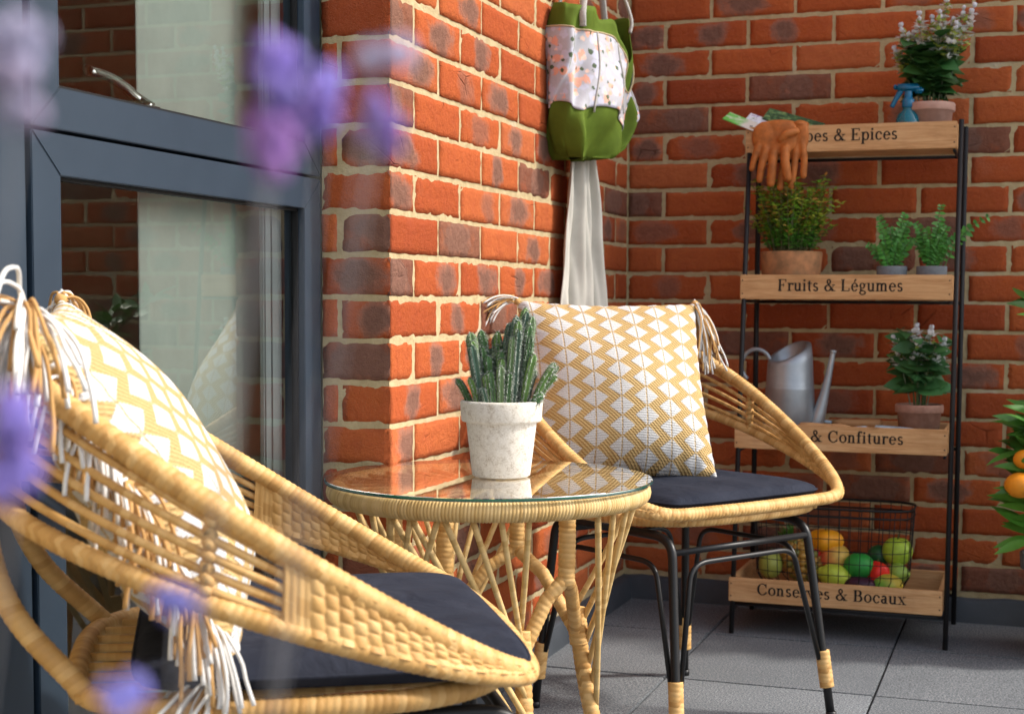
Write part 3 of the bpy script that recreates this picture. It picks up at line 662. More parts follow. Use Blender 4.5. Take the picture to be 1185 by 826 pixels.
# seat cushions
def seat_cushion(pose,label,dims=(0,.210,-.015,.222)):
    x,y,rz=pose; f=MB(); n=44; s=CP[2]-.001; T=.044
    def cp(u,v,side):
        e=2/5.; r=1.; cu=u; cv=v
        X=dims[0]+dims[1]*u*(1-.06*max(0,v)**1.5); Y=dims[2]+dims[3]*v
        k=max(0,1-abs(u)**7)*max(0,1-abs(v)**7); h=T*.5*(k**.42)
        h+=side*0; z=h*side*(1.0 if side<0 else (.9+.22*(1-u*u)*(1-v*v)))
        c_=.5; rad=.94 ; q=abs(u)**8+abs(v)**8
        # round the corners
        m_=max(abs(u),abs(v)); sc=1-.055*(abs(u*v)**5)
        return (X*sc-dims[0]*(sc-1),Y*sc,s+.017+z+.0016*math.sin(9*u+3*v+x*9)*k)
    for side in (1,-1):
        v=[cp(-1+2*i/n,-1+2*j/n,side) for j in range(n+1) for i in range(n+1)]
        fc=[(j*(n+1)+i,j*(n+1)+i+1,(j+1)*(n+1)+i+1,(j+1)*(n+1)+i) for j in range(n) for i in range(n)]
        if side<0: fc=[q[::-1] for q in fc]
        f.add(v,fc)
    # piping
    o=f.build('seat_cushion',M['cushion']); o.location=(x,y,0); o.rotation_euler=(0,0,rz); tag(o,label,'cushion','dark chair cushions')
    p=MB(); ring=[]
    m_=n
    for i in range(n): ring.append(cp(-1+2*i/n,-1,1))
    for i in range(n): ring.append(cp(1,-1+2*i/n,1))
    for i in range(n): ring.append(cp(1-2*i/n,1,1))
    for i in range(n): ring.append(cp(-1,1-2*i/n,1))
    tube(p,smoothp(ring,2,True),.0022,8,True); p.build('piping',M['cushion'],o)
seat_cushion((.367,-.998,.999),'dark navy seat cushion on the chair behind the table'); seat_cushion((.248,-2.403,2.13),'dark navy seat cushion on the close chair at the lower left',(-.026,.240,-.045,.205))

# ------------------------------------------------------------------ pillows with tassels
TAN=(.48,.27,.095,1); WHT=(.70,.69,.67,1)
def tassel(par,p,out,n=26,L=.10,r=.0021,seed=0,spread=.5,grav=1.):
    n=int(n*1.6); r*=.84
    R=random.Random(seed); f=MB(); p=V(*p); out=nrm(out)
    ico(f,p,(.008,.008,.008),2,TAN,None,.1)
    for k in range(n):
        c=WHT if R.random()<.5 else TAN; l=L*R.uniform(.7,1.15)
        d0=nrm(out+V(R.gauss(0,1),R.gauss(0,1),R.gauss(0,1))*spread*.45)
        q=[p+out*.004+V(R.gauss(0,1),R.gauss(0,1),R.gauss(0,1))*.004]; v=d0.copy()
        for i in range(7):
            v=nrm(v+V(0,0,-1)*grav*.28+V(R.gauss(0,1),R.gauss(0,1),R.gauss(0,1))*.10); q.append(q[-1]+v*l/7)
        tube(f,spline(q,2),[r*.9,r,r,r*1.05,r*1.1,r*1.25],6,d=c)
    return f.build('tassel',M['yarn'],par)
def pillow(name,BL,BR,TR,TL,thick,label,seed,front=1,bulge=.4,tz=((0,1,2,3))):
    BL,BR,TR,TL=[V(*p) for p in (BL,BR,TR,TL)]; c0=(BL+BR+TR+TL)/4; base=V(c0[0],c0[1],min(BL[2],BR[2]))
    root=thing(name,label,'cushion',tuple(base),0,'tan and white patterned cushions'); n=84
    ex=nrm(BR-BL); ey=nrm(TL-BL); nz=nrm(np.cross(ex,ey)); f=MB()
    def pos(u,v,side):
        a,b=(u+1)/2,(v+1)/2
        # edges pull in between the corners
        uu=u*(1-.055*(1-v*v)**1.0+.0); vv=v*(1-.055*(1-u*u)); a,b=(uu+1)/2,(vv+1)/2
        p=BL*(1-a)*(1-b)+BR*a*(1-b)+TR*a*b+TL*(1-a)*b
        k=max(0,(1-u*u)*(1-v*v)); h=thick*.5*(k**.52)*(1+.22*(-v))
        w=.008*math.sin(4*u+seed+1.5*v)*math.sin(3*v+seed*2-u)*k**.3+.003*math.sin(11*(u+v)+seed)*abs(u*v)**1.5*k**.3
        pk=.0025*math.sin(v*46+seed)*max(0,abs(u)**8)+.0025*math.sin(u*40)*abs(v)**8
        return p+nz*side*(h+w)+nz*pk-base
    Wd=np.linalg.norm(BR-BL); Hd=np.linalg.norm(TL-BL)
    for side in (1,-1):
        # denser near the edge
        gg=[math.sin(PI/2*(-1+2*i/n)) for i in range(n+1)]
        v=[pos(u,w,side) for w in gg for u in gg]; uv=[((u+1)/2*.42+.003,(w+1)/2*.42) for w in gg for u in gg]
        fc=[(j*(n+1)+i,j*(n+1)+i+1,(j+1)*(n+1)+i+1,(j+1)*(n+1)+i) for j in range(n) for i in range(n)]
        if side<0: fc=[q[::-1] for q in fc]
        f.add(v,fc,uv)
    f.build('cover',M['pillow'],root)
    return root,base,nz,ex,ey
BL,BR,TR,TL=(.120,-1.175,.462),(.468,-1.005,.458),(.385,-.862,.814),(.052,-1.050,.818)
r1,b1,nz,ex,ey=pillow('patterned_cushion',BL,BR,TR,TL,.235,'square cushion in tan and white diamonds, upright on the chair behind the table',1)
tassel(r1,V(*TL)-b1,-ex*1.+V(0,0,.35),30,.085,.0018,3,.35,.75); tassel(r1,V(*TR)-b1,ex*.25+V(0,0,-.5)-nz*0+nz*.25,34,.13,.0019,4,.35,.9)
tassel(r1,V(*BR)-b1,ex*.7+V(0,0,-.2),16,.03,.0018,5,.6,.8); tassel(r1,V(*BL)-b1,-ex*.7,16,.05,.0018,6,.6,.8)
def NL(x,y,z):
    a=2.13; return (.248+math.cos(a)*x-math.sin(a)*y,-2.403+math.sin(a)*x+math.cos(a)*y,z)
BL,BR,TR,TL=NL(-.238,.060,.448),NL(.20,.06,.462),NL(.19,.255,.815),NL(-.21,.255,.80)
r2,b2,nz,ex,ey=pillow('patterned_cushion',BL,BR,TR,TL,.165,'square cushion in tan and white diamonds, seen from its side on the close chair',2.2)
tassel(r2,V(*BL)-b2,-right*.8+toc*.25+V(0,0,-.15),50,.092,.0024,7,.45,.9); tassel(r2,V(*TL)-b2,-ex*.9+V(0,0,.3),44,.14,.0026,8,.7,1.1)
tassel(r2,V(*TR)-b2,ex*.4+V(0,0,.2),26,.045,.002,9,.9,1.6); tassel(r2,V(*BR)-b2,ex*.7,16,.05,.002,10,.6,.8)
# fringe hanging from the near side edge
for k in range(8):
    w=.12+.10*k; p=V(*BL)*(1-w)+V(*TL)*w; tassel(r2,p-b2-ex*.0+ex*.012,-ex*.8+nz*.2,11,.095,.0024,20+k,.5,1.5)

# ------------------------------------------------------------------ shelf rack
sh=thing('shelf_rack','tall black metal rack holding four labelled oak trays against the back wall','shelf',(.62,-.2,0))
ty=lambda z:-.355+.12*z
def shl(p): return (p[0]-.62,p[1]+.2,p[2])
XL,XR=.3735,.8865
for x,nm in ((XL,0),(XR,1)):
    f=MB(); tube(f,[shl((x,ty(0),0)),shl((x-.0,ty(1.262),1.262))],.0062,8); f.build('front_post',M['shelf_metal'],sh)
    f=MB(); xb=x-.004 if nm==0 else x+.004; bevbox(f,shl((xb-.006,-.062,0)),shl((xb+.006,-.048,1.262)),.0015); f.build('back_post',M['shelf_metal'],sh)
# glyphs -------------------------------------------------
class G:
    def __init__(s): s.p=[]
    def R(s,x0,y0,x1,y1): s.p.append([(x0,y0),(x1,y0),(x1,y1),(x0,y1)])
    def Q(s,*p): s.p.append(list(p))
    def A(s,cx,cy,rx,ry,a0,a1,wt=.085,wn=.035,n=20):
        for i in range(n):
            a,b=[math.radians(a0+(a1-a0)*k/n) for k in (i,i+1)]
            s.p.append([(cx+rx*math.cos(a),cy+ry*math.sin(a)),(cx+rx*math.cos(b),cy+ry*math.sin(b)),(cx+(rx-wt)*math.cos(b),cy+(ry-wn)*math.sin(b)),(cx+(rx-wt)*math.cos(a),cy+(ry-wn)*math.sin(a))])
    def dot(s,x,y,r): s.p.append([(x+r*math.cos(2*PI*i/12),y+r*math.sin(2*PI*i/12)) for i in range(12)])
    def stem(s,x,y0,y1,bl=1,br=1,tl=1,tr=0,w=.088):
        s.R(x,y0,x+w,y1); q=.028
        if bl or br: s.R(x-.055*bl,y0,x+w+.055*br,y0+q)
        if tl or tr: s.R(x-.055*tl,y1-q,x+w+.055*tr,y1)
X=.45
def glyph(c):
    g=G()
    if c in 'eé':
        g.A(.24,.225,.205,.24,2,322); g.R(.08,.235,.44,.268); w=.47
        if c=='é': g.Q((.2,.52),(.26,.52),(.36,.66),(.27,.67))
    elif c=='b': g.stem(.07,0.0,.69,0,0,1,0); g.A(.275,.225,.20,.24,-150,150); w=.52
    elif c=='p': g.stem(.07,-.21,.45,1,1,1,0); g.A(.275,.225,.20,.24,-150,150); w=.52
    elif c=='o': g.A(.25,.225,.215,.24,0,360); w=.5
    elif c=='c': g.A(.24,.225,.205,.24,40,322); g.dot(.375,.345,.042); w=.45
    elif c=='s': g.A(.2,.335,.14,.128,25,265,.07,.045); g.A(.2,.115,.15,.128,-160,85,.07,.045); g.Q((.09,.30),(.15,.24),(.31,.15),(.27,.22)); w=.4
    elif c=='i': g.stem(.08,0,.45); g.dot(.125,.60,.055); w=.27
    elif c=='r': g.stem(.07,0,.45); g.A(.26,.30,.16,.15,60,165,.06,.05); g.dot(.33,.395,.05); w=.38
    elif c in 'nm':
        g.stem(.07,0,.45); g.A(.245,.30,.155,.16,0,160,.088,.045); g.stem(.315,0,.32,1,1,0,0); w=.52
        if c=='m': g.A(.49,.30,.155,.16,0,160,.088,.045); g.stem(.56,0,.32,1,1,0,0); w=.76
    elif c=='u': g.R(.07,.13,.158,.45); g.R(.015,.422,.158,.45); g.A(.225,.145,.155,.155,180,330,.088,.045); g.stem(.33,0,.45,0,1,1,0); w=.52
    elif c=='t': g.R(.1,.08,.185,.56); g.R(.03,.42,.3,.45); g.A(.21,.1,.11,.11,180,300,.06,.04); g.Q((.1,.45),(.185,.45),(.185,.58)); w=.32
    elif c=='f': g.stem(.09,0,.56,1,1,0,0); g.R(.02,.42,.28,.45); g.A(.22,.55,.13,.14,60,180,.088,.04); g.dot(.29,.635,.045); w=.32
    elif c=='g': g.A(.22,.30,.165,.158,0,360,.07,.035); g.A(.24,-.085,.2,.125,0,360,.06,.04); g.Q((.09,.15),(.15,.13),(.3,.02),(.1,.03)); g.Q((.34,.4),(.45,.43),(.45,.39),(.35,.36)); w=.48
    elif c=='a': g.A(.2,.325,.135,.13,10,165,.08,.038); g.R(.255,.05,.343,.33); g.A(.185,.13,.145,.135,20,340,.08,.038); g.R(.27,0,.41,.03); g.R(.255,0,.343,.1); w=.44
    elif c=='v': g.Q((.02,.45),(.12,.45),(.27,0),(.22,0)); g.Q((.40,.45),(.44,.45),(.27,0),(.235,0)); g.R(-.01,.422,.17,.45); g.R(.33,.422,.48,.45); w=.48
    elif c=='x': g.Q((.03,.45),(.14,.45),(.44,0),(.33,0)); g.Q((.36,.45),(.4,.45),(.1,0),(.06,0)); g.R(0,.422,.2,.45); g.R(.29,.422,.45,.45); g.R(0,0,.17,.028); g.R(.27,0,.48,.028); w=.49
    elif c in 'EFL':
        g.stem(.09,0,.66,1,1,1,1,.1)
        if c!='L': g.R(.1,.632,.52,.66); g.R(.49,.52,.52,.66); g.R(.15,.325,.38,.355); g.R(.355,.26,.38,.42)
        if c!='F': g.R(.1,0,.53,.03); g.R(.5,0,.535,.15)
        w=.6
    elif c=='H': g.stem(.09,0,.66,1,1,1,1,.1); g.stem(.5,0,.66,1,1,1,1,.1); g.R(.15,.32,.55,.35); w=.7
    elif c=='B': g.stem(.09,0,.66,1,0,1,0,.1); g.A(.3,.50,.2,.165,-90,90,.1,.035); g.R(.15,.628,.3,.66); g.R(.15,.335,.3,.365); g.A(.32,.18,.23,.185,-90,90,.1,.035); g.R(.15,0,.32,.032); w=.6
    elif c=='C': g.A(.35,.33,.31,.345,42,318,.1,.035); g.R(.555,.44,.585,.66); g.R(.56,.06,.585,.2); w=.66
    elif c=='&': g.A(.3,.53,.125,.145,0,360,.06,.035); g.A(.25,.165,.22,.18,60,345,.09,.04); g.Q((.17,.47),(.25,.5),(.63,.03),(.5,.0)); g.Q((.44,.1),(.47,.08),(.62,.33),(.58,.34)); g.R(.5,.335,.68,.36); g.R(.47,0,.7,.028); w=.72
    elif c=='H': w=.7
    else: w=.28
    return g.p,w
def lettering(par,txt,x0,x1,zbase,y,capH,skip=0):
    f=MB(); adv=0; polys=[]
    for i,c in enumerate(txt):
        p,w=glyph(c)
        if i>=skip: polys+=[[(adv+a,b) for a,b in q] for q in p]
        elif False: pass
        adv+=w+.02
    sx=(x1-x0)/adv; sz=capH/.66
    for k,q in enumerate(polys):
        o=k%7*.00002; cx_=sum(a for a,b in q)/len(q); cy_=sum(b for a,b in q)/len(q); q=[(a+.015*((a>cx_)-(a<cx_)),b+.011*((b>cy_)-(b<cy_))) for a,b in q]; f.add([(x0+a*sx-.62,y-.0006-o+.2,zbase+b*sz) for a,b in q],[tuple(range(len(q)))])
    return f.build('lettering',M['ink'],par,False)
def tray(z0,z1,yb=-.066):
    t_=MB(); yf=ty((z0+z1)/2)-.010; th=.011; x0,x1=.3645,.8775
    b=.0016
    bevbox(t_,shl((x0,yf,z0)),shl((x1,yf+th,z1)),b); bevbox(t_,shl((x0+.001,yb-th,z0)),shl((x1-.001,yb,z1-.001)),b)
    bevbox(t_,shl((x0+.0005,yf+th+.0008,z0+.0005)),shl((x0+th,yb-th-.0008,z1-.0008)),b); bevbox(t_,shl((x1-th,yf+th+.0008,z0+.0005)),shl((x1-.0005,yb-th-.0008,z1-.0008)),b)
    n=4; d=(yb-yf-2*th)/n
    for i in range(n): bevbox(t_,shl((x0+th+.0008,yf+th+i*d+.0012,z0+.001)),shl((x1-th-.0008,yf+th+(i+1)*d-.0005,z0+.008)),.001)
    o=t_.build('tray',M['wood'],sh,False)
    nl=MB()
    for xx in (x0+.006,x1-.006):
        for zz in (z0+.014,z1-.014): lathe(nl,[(0,.0006),(.0016,.0005),(.0019,0)],shl((xx,yf-.0004,zz)),10,None,Matrix.Rotation(PI/2,3,'X'))
    nl.build('nail_heads',M['shelf_metal'],o)
    fr=MB(); yy0,yy1=yf+.006,-.055
    for x in (x0+.012,x1-.006): tube(fr,[shl((x,yy0,z0-.005)),shl((x,yy1,z0-.005))],.004,6)
    
    if z0<.2: tube(fr,[shl((XL,ty(z0)+.004,z0-.006)),shl((XR,ty(z0)+.004,z0-.006))],.0045,6)
    tube(fr,[shl((XL,-.055,z0-.006)),shl((XR,-.055,z0-.006))],.0045,6)
    fr.build('tray_support',M['shelf_metal'],sh); return o,yf
t1,y1=tray(1.193,1.258); t2,y2=tray(.827,.888); t3,y3=tray(.4565,.519); t4,y4=tray(.080,.139)
lettering(t1,'Herbes & Epices',.449,.739,1.218,y1,.0285); lettering(t2,'Fruits & Légumes',.459,.764,.848,y2,.0285)
lettering(t3,'& Confitures',.553,.777,.480,y3,.0275); lettering(t4,'Conserves & Bocaux',.435,.795,.101,y4,.0275)

# ------------------------------------------------------------------ things on the trays
def potobj(root,mat,r,h,rim=.02,taper=.78,lip=.006):
    f=MB(); rb=r*taper
    if rim: prof=[(0,0),(rb*.96,0),(rb,.003),(r-lip,h-rim-.001),(r-.001,h-rim),(r,h-rim+.003),(r,h-.003),(r-.002,h),(r-.006,h),(r-.008,h-.004),(r-.010,h-.016),(0,h-.016)]
    else: prof=[(0,0),(rb*.96,0),(rb,.003),(r,h-.002),(r-.002,h),(r-.006,h),(r-.008,h-.012),(0,h-.012)]
    lathe(f,prof,seg=48); f.build('pot',mat,root)
    f=MB(); R=random.Random(int(r*1e4))
    for j in range(120):
        a=R.uniform(0,2*PI); q=(r-.01)*math.sqrt(R.random()); ico(f,(q*math.cos(a),q*math.sin(a),h-.016+R.uniform(-.001,.004)),(R.uniform(.003,.006),)*3,1)
    f.build('soil',M['soil'],root)
def stemtube(mb,pts,r0,r1,col): tube(mb,pts,[r0,r1],6,d=col)
def shade(c,R,v=.3): k=1+R.uniform(-v,v); return (c[0]*k*(1+R.uniform(-.1,.1)),c[1]*k,c[2]*k,1)
# broad leaved flowering plant
def flowering(name,label,loc,mat,r,h,seed,leafL,leafW,H,spread,nst,spikes,leafc,yel):
    R=random.Random(seed); root=thing(name,label,'potted plant',loc); potobj(root,mat,r,h)
    f=MB(); fl=MB()
    for s in range(nst):
        a=2*PI*s/nst+R.uniform(-.3,.3); tilt=R.uniform(.2,1.)*spread; top=V(math.cos(a)*tilt,math.sin(a)*tilt*.7,h+H*R.uniform(.45,.85)); b=V(math.cos(a)*.012,math.sin(a)*.012,h-.015)
        pts=bez(b,b*.5+V(0,0,h*.5)+top*.3+V(0,0,.02),top,8); stemtube(f,pts,.0022,.0012,(.10,.16,.06,1))
        for i in range(2,8):
            for sd in (0,1):
                an=i*1.57+sd*PI+R.uniform(-.4,.4); dr=V(math.cos(an),math.sin(an),R.uniform(-.2,.5)); L=leafL*R.uniform(.7,1.15)*(1-.04*i)
                leaf(f,pts[i],dr,V(0,0,1),L,leafW*L/leafL,R.uniform(.1,.6),.16,6,shade(leafc,R),face=R.uniform(.2,1.6))
    f.build('foliage',M['leafy'],root)
    for (x,y,z) in spikes:
        b=V(x*.3,y*.3,h-.01); tp=V(x,y,z); pts=bez(b,V(x*.6,y*.6,(z+h)/2),tp,18); stemtube(fl,pts,.0018,.0010,(.22,.30,.20,1))
        for i in range(9,18):
            t_=(i-9)/9.; n=5 if t_<.6 else 4
            for k in range(n):
                a=R.uniform(0,2*PI); dr=V(math.cos(a),math.sin(a),.5); rad=.018*(1-t_)+.004; p=pts[i]+dr*rad*R.uniform(.5,1); leaf(fl,pts[i],dr,V(0,0,1),rad,.0018,0,.1,2,(.25,.38,.14,1))
                white=R.random()<(.55 if yel else .8)
                if t_<.75:
                    for q in range(3): leaf(fl,p,V(R.gauss(0,1),R.gauss(0,1),R.uniform(-.2,1)),V(0,0,1),.018,.012,.2,.2,3,(.80,.80,.80,1) if white else (.42,.50,.10,1))
                else:
                    for q in range(2): ico(fl,pts[i]+dr*(rad*.6)*R.random(),(.0046,.0046,.0066),1,(.74,.74,.78,1))
    fl.build('flowers',M['flower'],root); return root
z1=1.193+.0085
flowering('potted_flowers','white flowering plant with dark oval leaves in a pink clay pot, top tray',(.806,-.128,z1),M['pinkpot'],.0615,.110,31,.080,.056,.19,.07,11,[(-.075,-.005,.305),(-.03,-.01,.33),(.0,.02,.325),(.02,-.015,.33),(.05,.01,.315),(.075,0,.34),(.035,.02,.38),(-.045,.015,.29),(.10,.0,.345),(-.09,.0,.25),(.06,-.02,.30)],(.035,.115,.028),True)
flowering('potted_flowers','white spiked flowering plant in a weathered clay pot beside the watering can',(.803,-.2,.465),M['redpot'],.0585,.107,47,.072,.046,.22,.085,11,[(-.065,-.01,.27),(-.01,-.02,.30),(.025,-.01,.295),(.055,.015,.265),(.0,.02,.26)],(.055,.16,.05),False)
# fine leaved bush
R=random.Random(9); root=thing('potted_shrub','yellow green bushy shrub in a wide mossy terracotta pot below the gloves','potted plant',(.476,-.165,.8355)); potobj(root,M['terra'],.078,.112,.0,.9)
f=MB()
for s in range(170):
    a=R.uniform(0,2*PI); sp=R.uniform(0,1)**.6; b=V(math.cos(a)*.05*sp,math.sin(a)*.05*sp,.10)
    hh=R.uniform(.07,.195); tx=math.cos(a)*sp*.092+b[0]*.3; tp=V(tx+R.uniform(-.01,.01),math.sin(a)*sp*.06,.10+hh)
    if s<3: tp=V(.085+.02*s,-.02,.30-.035*s)
    elif s<6: tp=V(.03,0,.27-.02*s)
    pts=bez(b,b*.6+tp*.4+V(0,0,.03),tp,12); stemtube(f,pts,.0011,.0007,(.13,.14,.05,1))
    for i in range(2,12):
        for k in range(4):
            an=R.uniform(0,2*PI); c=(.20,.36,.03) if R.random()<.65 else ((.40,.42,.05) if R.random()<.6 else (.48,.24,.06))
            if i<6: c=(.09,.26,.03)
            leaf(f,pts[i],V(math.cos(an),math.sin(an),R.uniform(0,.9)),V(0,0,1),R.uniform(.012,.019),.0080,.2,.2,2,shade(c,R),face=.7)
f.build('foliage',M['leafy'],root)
# two small ferny plants
def ferny(label,loc,seed,extra):
    R=random.Random(seed); root=thing('potted_fern',label,'potted plant',loc,0,'small leafy plants in grey pots'); potobj(root,M['greypot'],.0375,.075,0,.9); f=MB()
    ends=[(math.cos(a)*q,math.sin(a)*q*.7,z) for a,q,z in [(R.uniform(0,2*PI),R.uniform(.015,.055),R.uniform(.12,.19)) for _ in range(16)]]+extra
    for e in ends:
        e=V(*e); b=V(e[0]*.2,e[1]*.2,.062); m_=V(e[0]*.45,e[1]*.45,e[2]*.85); pts=bez(b,m_,e,22); stemtube(f,pts,.0014,.0008,(.10,.22,.06,1))
        for i in range(4,22,2):
            tg=nrm(pts[min(i+1,21)]-pts[i-1]); sd=nrm(np.cross(tg,V(.3,-1,.2)))
            for s in (-1,1):
                sz=.019*(1-.5*abs(i-11)/12)*R.uniform(.8,1.15); leaf(f,pts[i],sd*s+tg*.35+V(0,-.3,R.uniform(-.3,.3)),nrm(V(R.uniform(-.5,.5),-1,.7)),sz,sz*.66,.3,.15,4,shade((.08,.28,.045),R))
    f.build('foliage',M['leafy'],root)
ferny('small leafy plant in a grey pot, the left one of the pair',(.727,-.175,.8355),5,[(-.035,0,.20),(.03,0,.205),(-.06,-.01,.13)])
ferny('small leafy grey potted plant, its long sprig reaching past the black post',(.823,-.175,.8355),8,[(.02,0,.225),(.135,-.02,.195),(.09,-.01,.17)])
# spray bottle
sb=thing('spray_bottle','blue plastic spray bottle beside the pink clay pot on the top tray','spray bottle',(.757,-.165,z1))
f=MB(); lathe(f,[(0,0),(.029,0),(.031,.004),(.031,.06),(.027,.078),(.014,.092),(.0125,.10)],seg=32); f.build('bottle',M['blue_bottle'],sb)
f=MB(); lathe(f,[(.0145,.098),(.0155,.10),(.0155,.116),(.013,.119),(.010,.122),(.010,.138)],seg=24)
bevbox(f,(-.030,-.008,.138),(.026,.008,.156),.004); bevbox(f,(-.036,-.006,.143),(-.028,.006,.155),.002); bevbox(f,(.012,-.007,.132),(.036,.007,.147),.004)
f.build('nozzle_head',M['blue_plastic'],sb)
f=MB(); tube(f,bez((-.018,0,.140),(-.028,0,.125),(-.040,0,.100)),[.005,.004,.0035],8,flat=1.6); f.build('trigger',M['blue_plastic'],sb)
# seed packets
def packet(label,c,L,W,rz,tilt,lean,cols,kind,loc):
    t=NT('packet_print'); u=t.obj(); s2=t.n('ShaderNodeSeparateXYZ'); t.set(s2.inputs[0],u)
    n=t.noise(38 if kind else 22,4,.7,u,1.5)
    base=t.ramp(n,cols)
    if kind!=2:   # picture at one end, plain paper at the other
        k=t.math('MULTIPLY_ADD',t.math('ADD',s2.outputs[0],t.math('MULTIPLY_ADD',t.noise(30,2,.5,u),.03,-.015)),60.,1.2,clamp=True); base=t.mix(k,base,(.62,.58,.52,1) if kind==0 else (.55,.58,.66,1))
    t.P(Base_Color=base,Roughness=.35)
    f=MB(); bevbox(f,(-L/2,-W/2,-.0012),(L/2,W/2,.0012),.0006)
    for i in range(len(f.v)):
        x,y,z=f.v[i]; f.v[i]=(x,y,z)
    o=f.build('seed_packet',t.m,None,False); tag(o,label,'seed packet','seed packets')
    o.matrix_world=Matrix.Translation(c)@Matrix.Rotation(tilt,4,'Y')@Matrix.Rotation(lean,4,'X')@Matrix.Rotation(rz,4,'Z'); return o
packet('pale paper seed packet with a green leaf print, leftmost in the top tray',(.365,-.20,1.268),.120,.055,0,.40,.45,[(.3,(.06,.32,.05)),(.5,(.16,.50,.10)),(.62,(.7,.68,.62))],0,None)
packet('white seed packet with a small purple and pink flower print, the middle one',(.405,-.15,1.272),.110,.060,0,.36,.5,[(.35,(.10,.22,.06)),(.45,(.72,.74,.8)),(.56,(.72,.74,.8)),(.62,(.22,.08,.35)),(.7,(.65,.2,.2))],1,None)
packet('dark green glossy seed packet right of the gloves on the top tray',(.468,-.115,1.282),.150,.060,0,.30,.6,[(.35,(.01,.03,.02)),(.5,(.04,.12,.05)),(.6,(.18,.30,.10)),(.72,(.5,.55,.4))],2,None)
# gloves hung over the tray edge
def mpx(px,py,y):   # picture position on the vertical plane y, for tracing only
    return px
def glove(label,palm,fingers,yoff,seed):
    f=MB()
    for p in palm: f_=p; ico(f,f_[0],f_[1],3)
    for pts,r0,r1 in fingers:
        tube(f,spline([V(*p) for p in pts],5),[r0,(r0+r1)/2,r1],14); ico(f,pts[-1],(r1,r1,r1),2); ico(f,pts[0],(r0,r0,r0),2)
    c=V(.435,-.22,1.2); f.v=[tuple(V(*p)-c) for p in f.v]
    o=f.build('gardening_glove',M['leather']); o.location=tuple(c); tag(o,label,'glove','gardening gloves over the tray edge')
    m=o.modifiers.new('r','REMESH'); m.mode='VOXEL'; m.voxel_size=.0022; m.use_smooth_shade=True
    m=o.modifiers.new('s','SMOOTH'); m.iterations=6; m.factor=.5
    return o
def gx(zx): return .3665+(zx-210)*.000348     # metres from the traced drawing of the glove
def gz(zy): return 1.258-(zy-290)*.000345
Yf=-.232
palm=[((gx(430),Yf+.004,gz(400)),(.052,.011,.040)),((gx(350),Yf+.003,gz(370)),(.034,.012,.040)),((gx(440),Yf+.025,gz(272)),(.046,.030,.011)),((gx(440),Yf+.01,gz(310)),(.048,.016,.022)),((gx(500),Yf+.006,gz(350)),(.030,.012,.034)),((gx(440),-.17,gz(262)),(.044,.035,.009))]
fing=[([(gx(310),Yf,gz(430)),(gx(280),Yf-.004,gz(520)),(gx(262),Yf-.002,gz(595))],.0100,.0078),([(gx(360),Yf-.003,gz(460)),(gx(335),Yf-.008,gz(580)),(gx(320),Yf-.005,gz(675))],.0110,.0088),([(gx(420),Yf-.006,gz(480)),(gx(412),Yf-.012,gz(600)),(gx(402),Yf-.008,gz(700))],.0120,.0110),([(gx(500),Yf-.006,gz(460)),(gx(505),Yf-.012,gz(560)),(gx(522),Yf-.008,gz(665))],.0120,.0110),([(gx(575),Yf-.006,gz(335)),(gx(520),Yf-.018,gz(355)),(gx(470),Yf-.016,gz(390))],.0100,.0095)]
glove('tan leather gardening glove in front, hung over the top tray with its thumb folded across',palm,fing,0,1)
Yb=Yf+.0135
palm=[((gx(560),Yb+.0,gz(400)),(.030,.008,.048)),((gx(610),Yb,gz(370)),(.018,.008,.036)),((gx(590),Yb+.02,gz(276)),(.022,.030,.009)),((gx(590),Yb+.006,gz(305)),(.025,.012,.02))]
fing=[([(gx(610),Yb,gz(400)),(gx(628),Yb-.002,gz(520)),(gx(625),Yb,gz(650))],.0095,.0085),([(gx(570),Yb-.001,gz(450)),(gx(560),Yb-.004,gz(600)),(gx(540),Yb-.002,gz(722))],.0090,.0085),([(gx(500),Yb,gz(480)),(gx(475),Yb,gz(600)),(gx(460),Yb+.002,gz(730))],.010,.0092)]
glove('tan leather gardening glove behind, its fingers showing to the right of the other glove',palm,fing,0,2)
# watering can
wc=thing('watering_can','galvanised steel watering can with a long spout, beside the flowers on the third tray','watering can',(.482,-.19,.466))
f=MB(); n=56; v=[];fc=[]; prof=[(0,0,0),(.068,0,0),(.0695,.003,0),(.068,.02,0),(.0665,.022,0),(.0665,.025,0),(.068,.027,0),(.061,.135,0),(.0615,.139,0),(.060,.142,0),(.0605,.146,0),(.0595,.149,0),(.0575,.196,.0),(.0565,.200,.3),(.052,.205,1.)]
for r,z,tl in prof:
    for j in range(n):
        a=2*PI*j/n; x=r*math.cos(a); y=r*math.sin(a); v.append((x,y,z+tl*(.5+.5*math.cos(a-.85))*.050))
# hood opening: inner lip
for r,z in ((.043,.206),(.040,.2035),(.042,.15)):
    for j in range(n):
        a=2*PI*j/n; v.append((-.002+r*math.cos(a),r*math.sin(a),z+(.5+.5*math.cos(a-.85))*.050 if z>.19 else z))
m_=len(prof)+3
for i in range(m_-1):
    for j in range(n): k=(j+1)%n; fc.append((i*n+j,i*n+k,(i+1)*n+k,(i+1)*n+j))
f.add(v,fc); f.build('body',M['zinc'],wc)
f=MB(); tube(f,bez((.060,-.006,.028),(.088,-.006,.10),(.108,-.006,.232),20),[.021,.018,.0125,.0085,.0065],18,cap=False); tube(f,[(.1075,-.006,.228),(.1085,-.006,.235)],.0082,18); f.build('spout',M['zinc'],wc)
f=MB(); hp=[]
for i in range(36):
    a=math.radians(-15+250*i/35.); hp.append((-.086+.038*math.cos(a),-.004,.192+.042*math.sin(a)))
tube(f,hp,.0042,10,flat=1.3) ; f.build('handle',M['zinc'],wc)
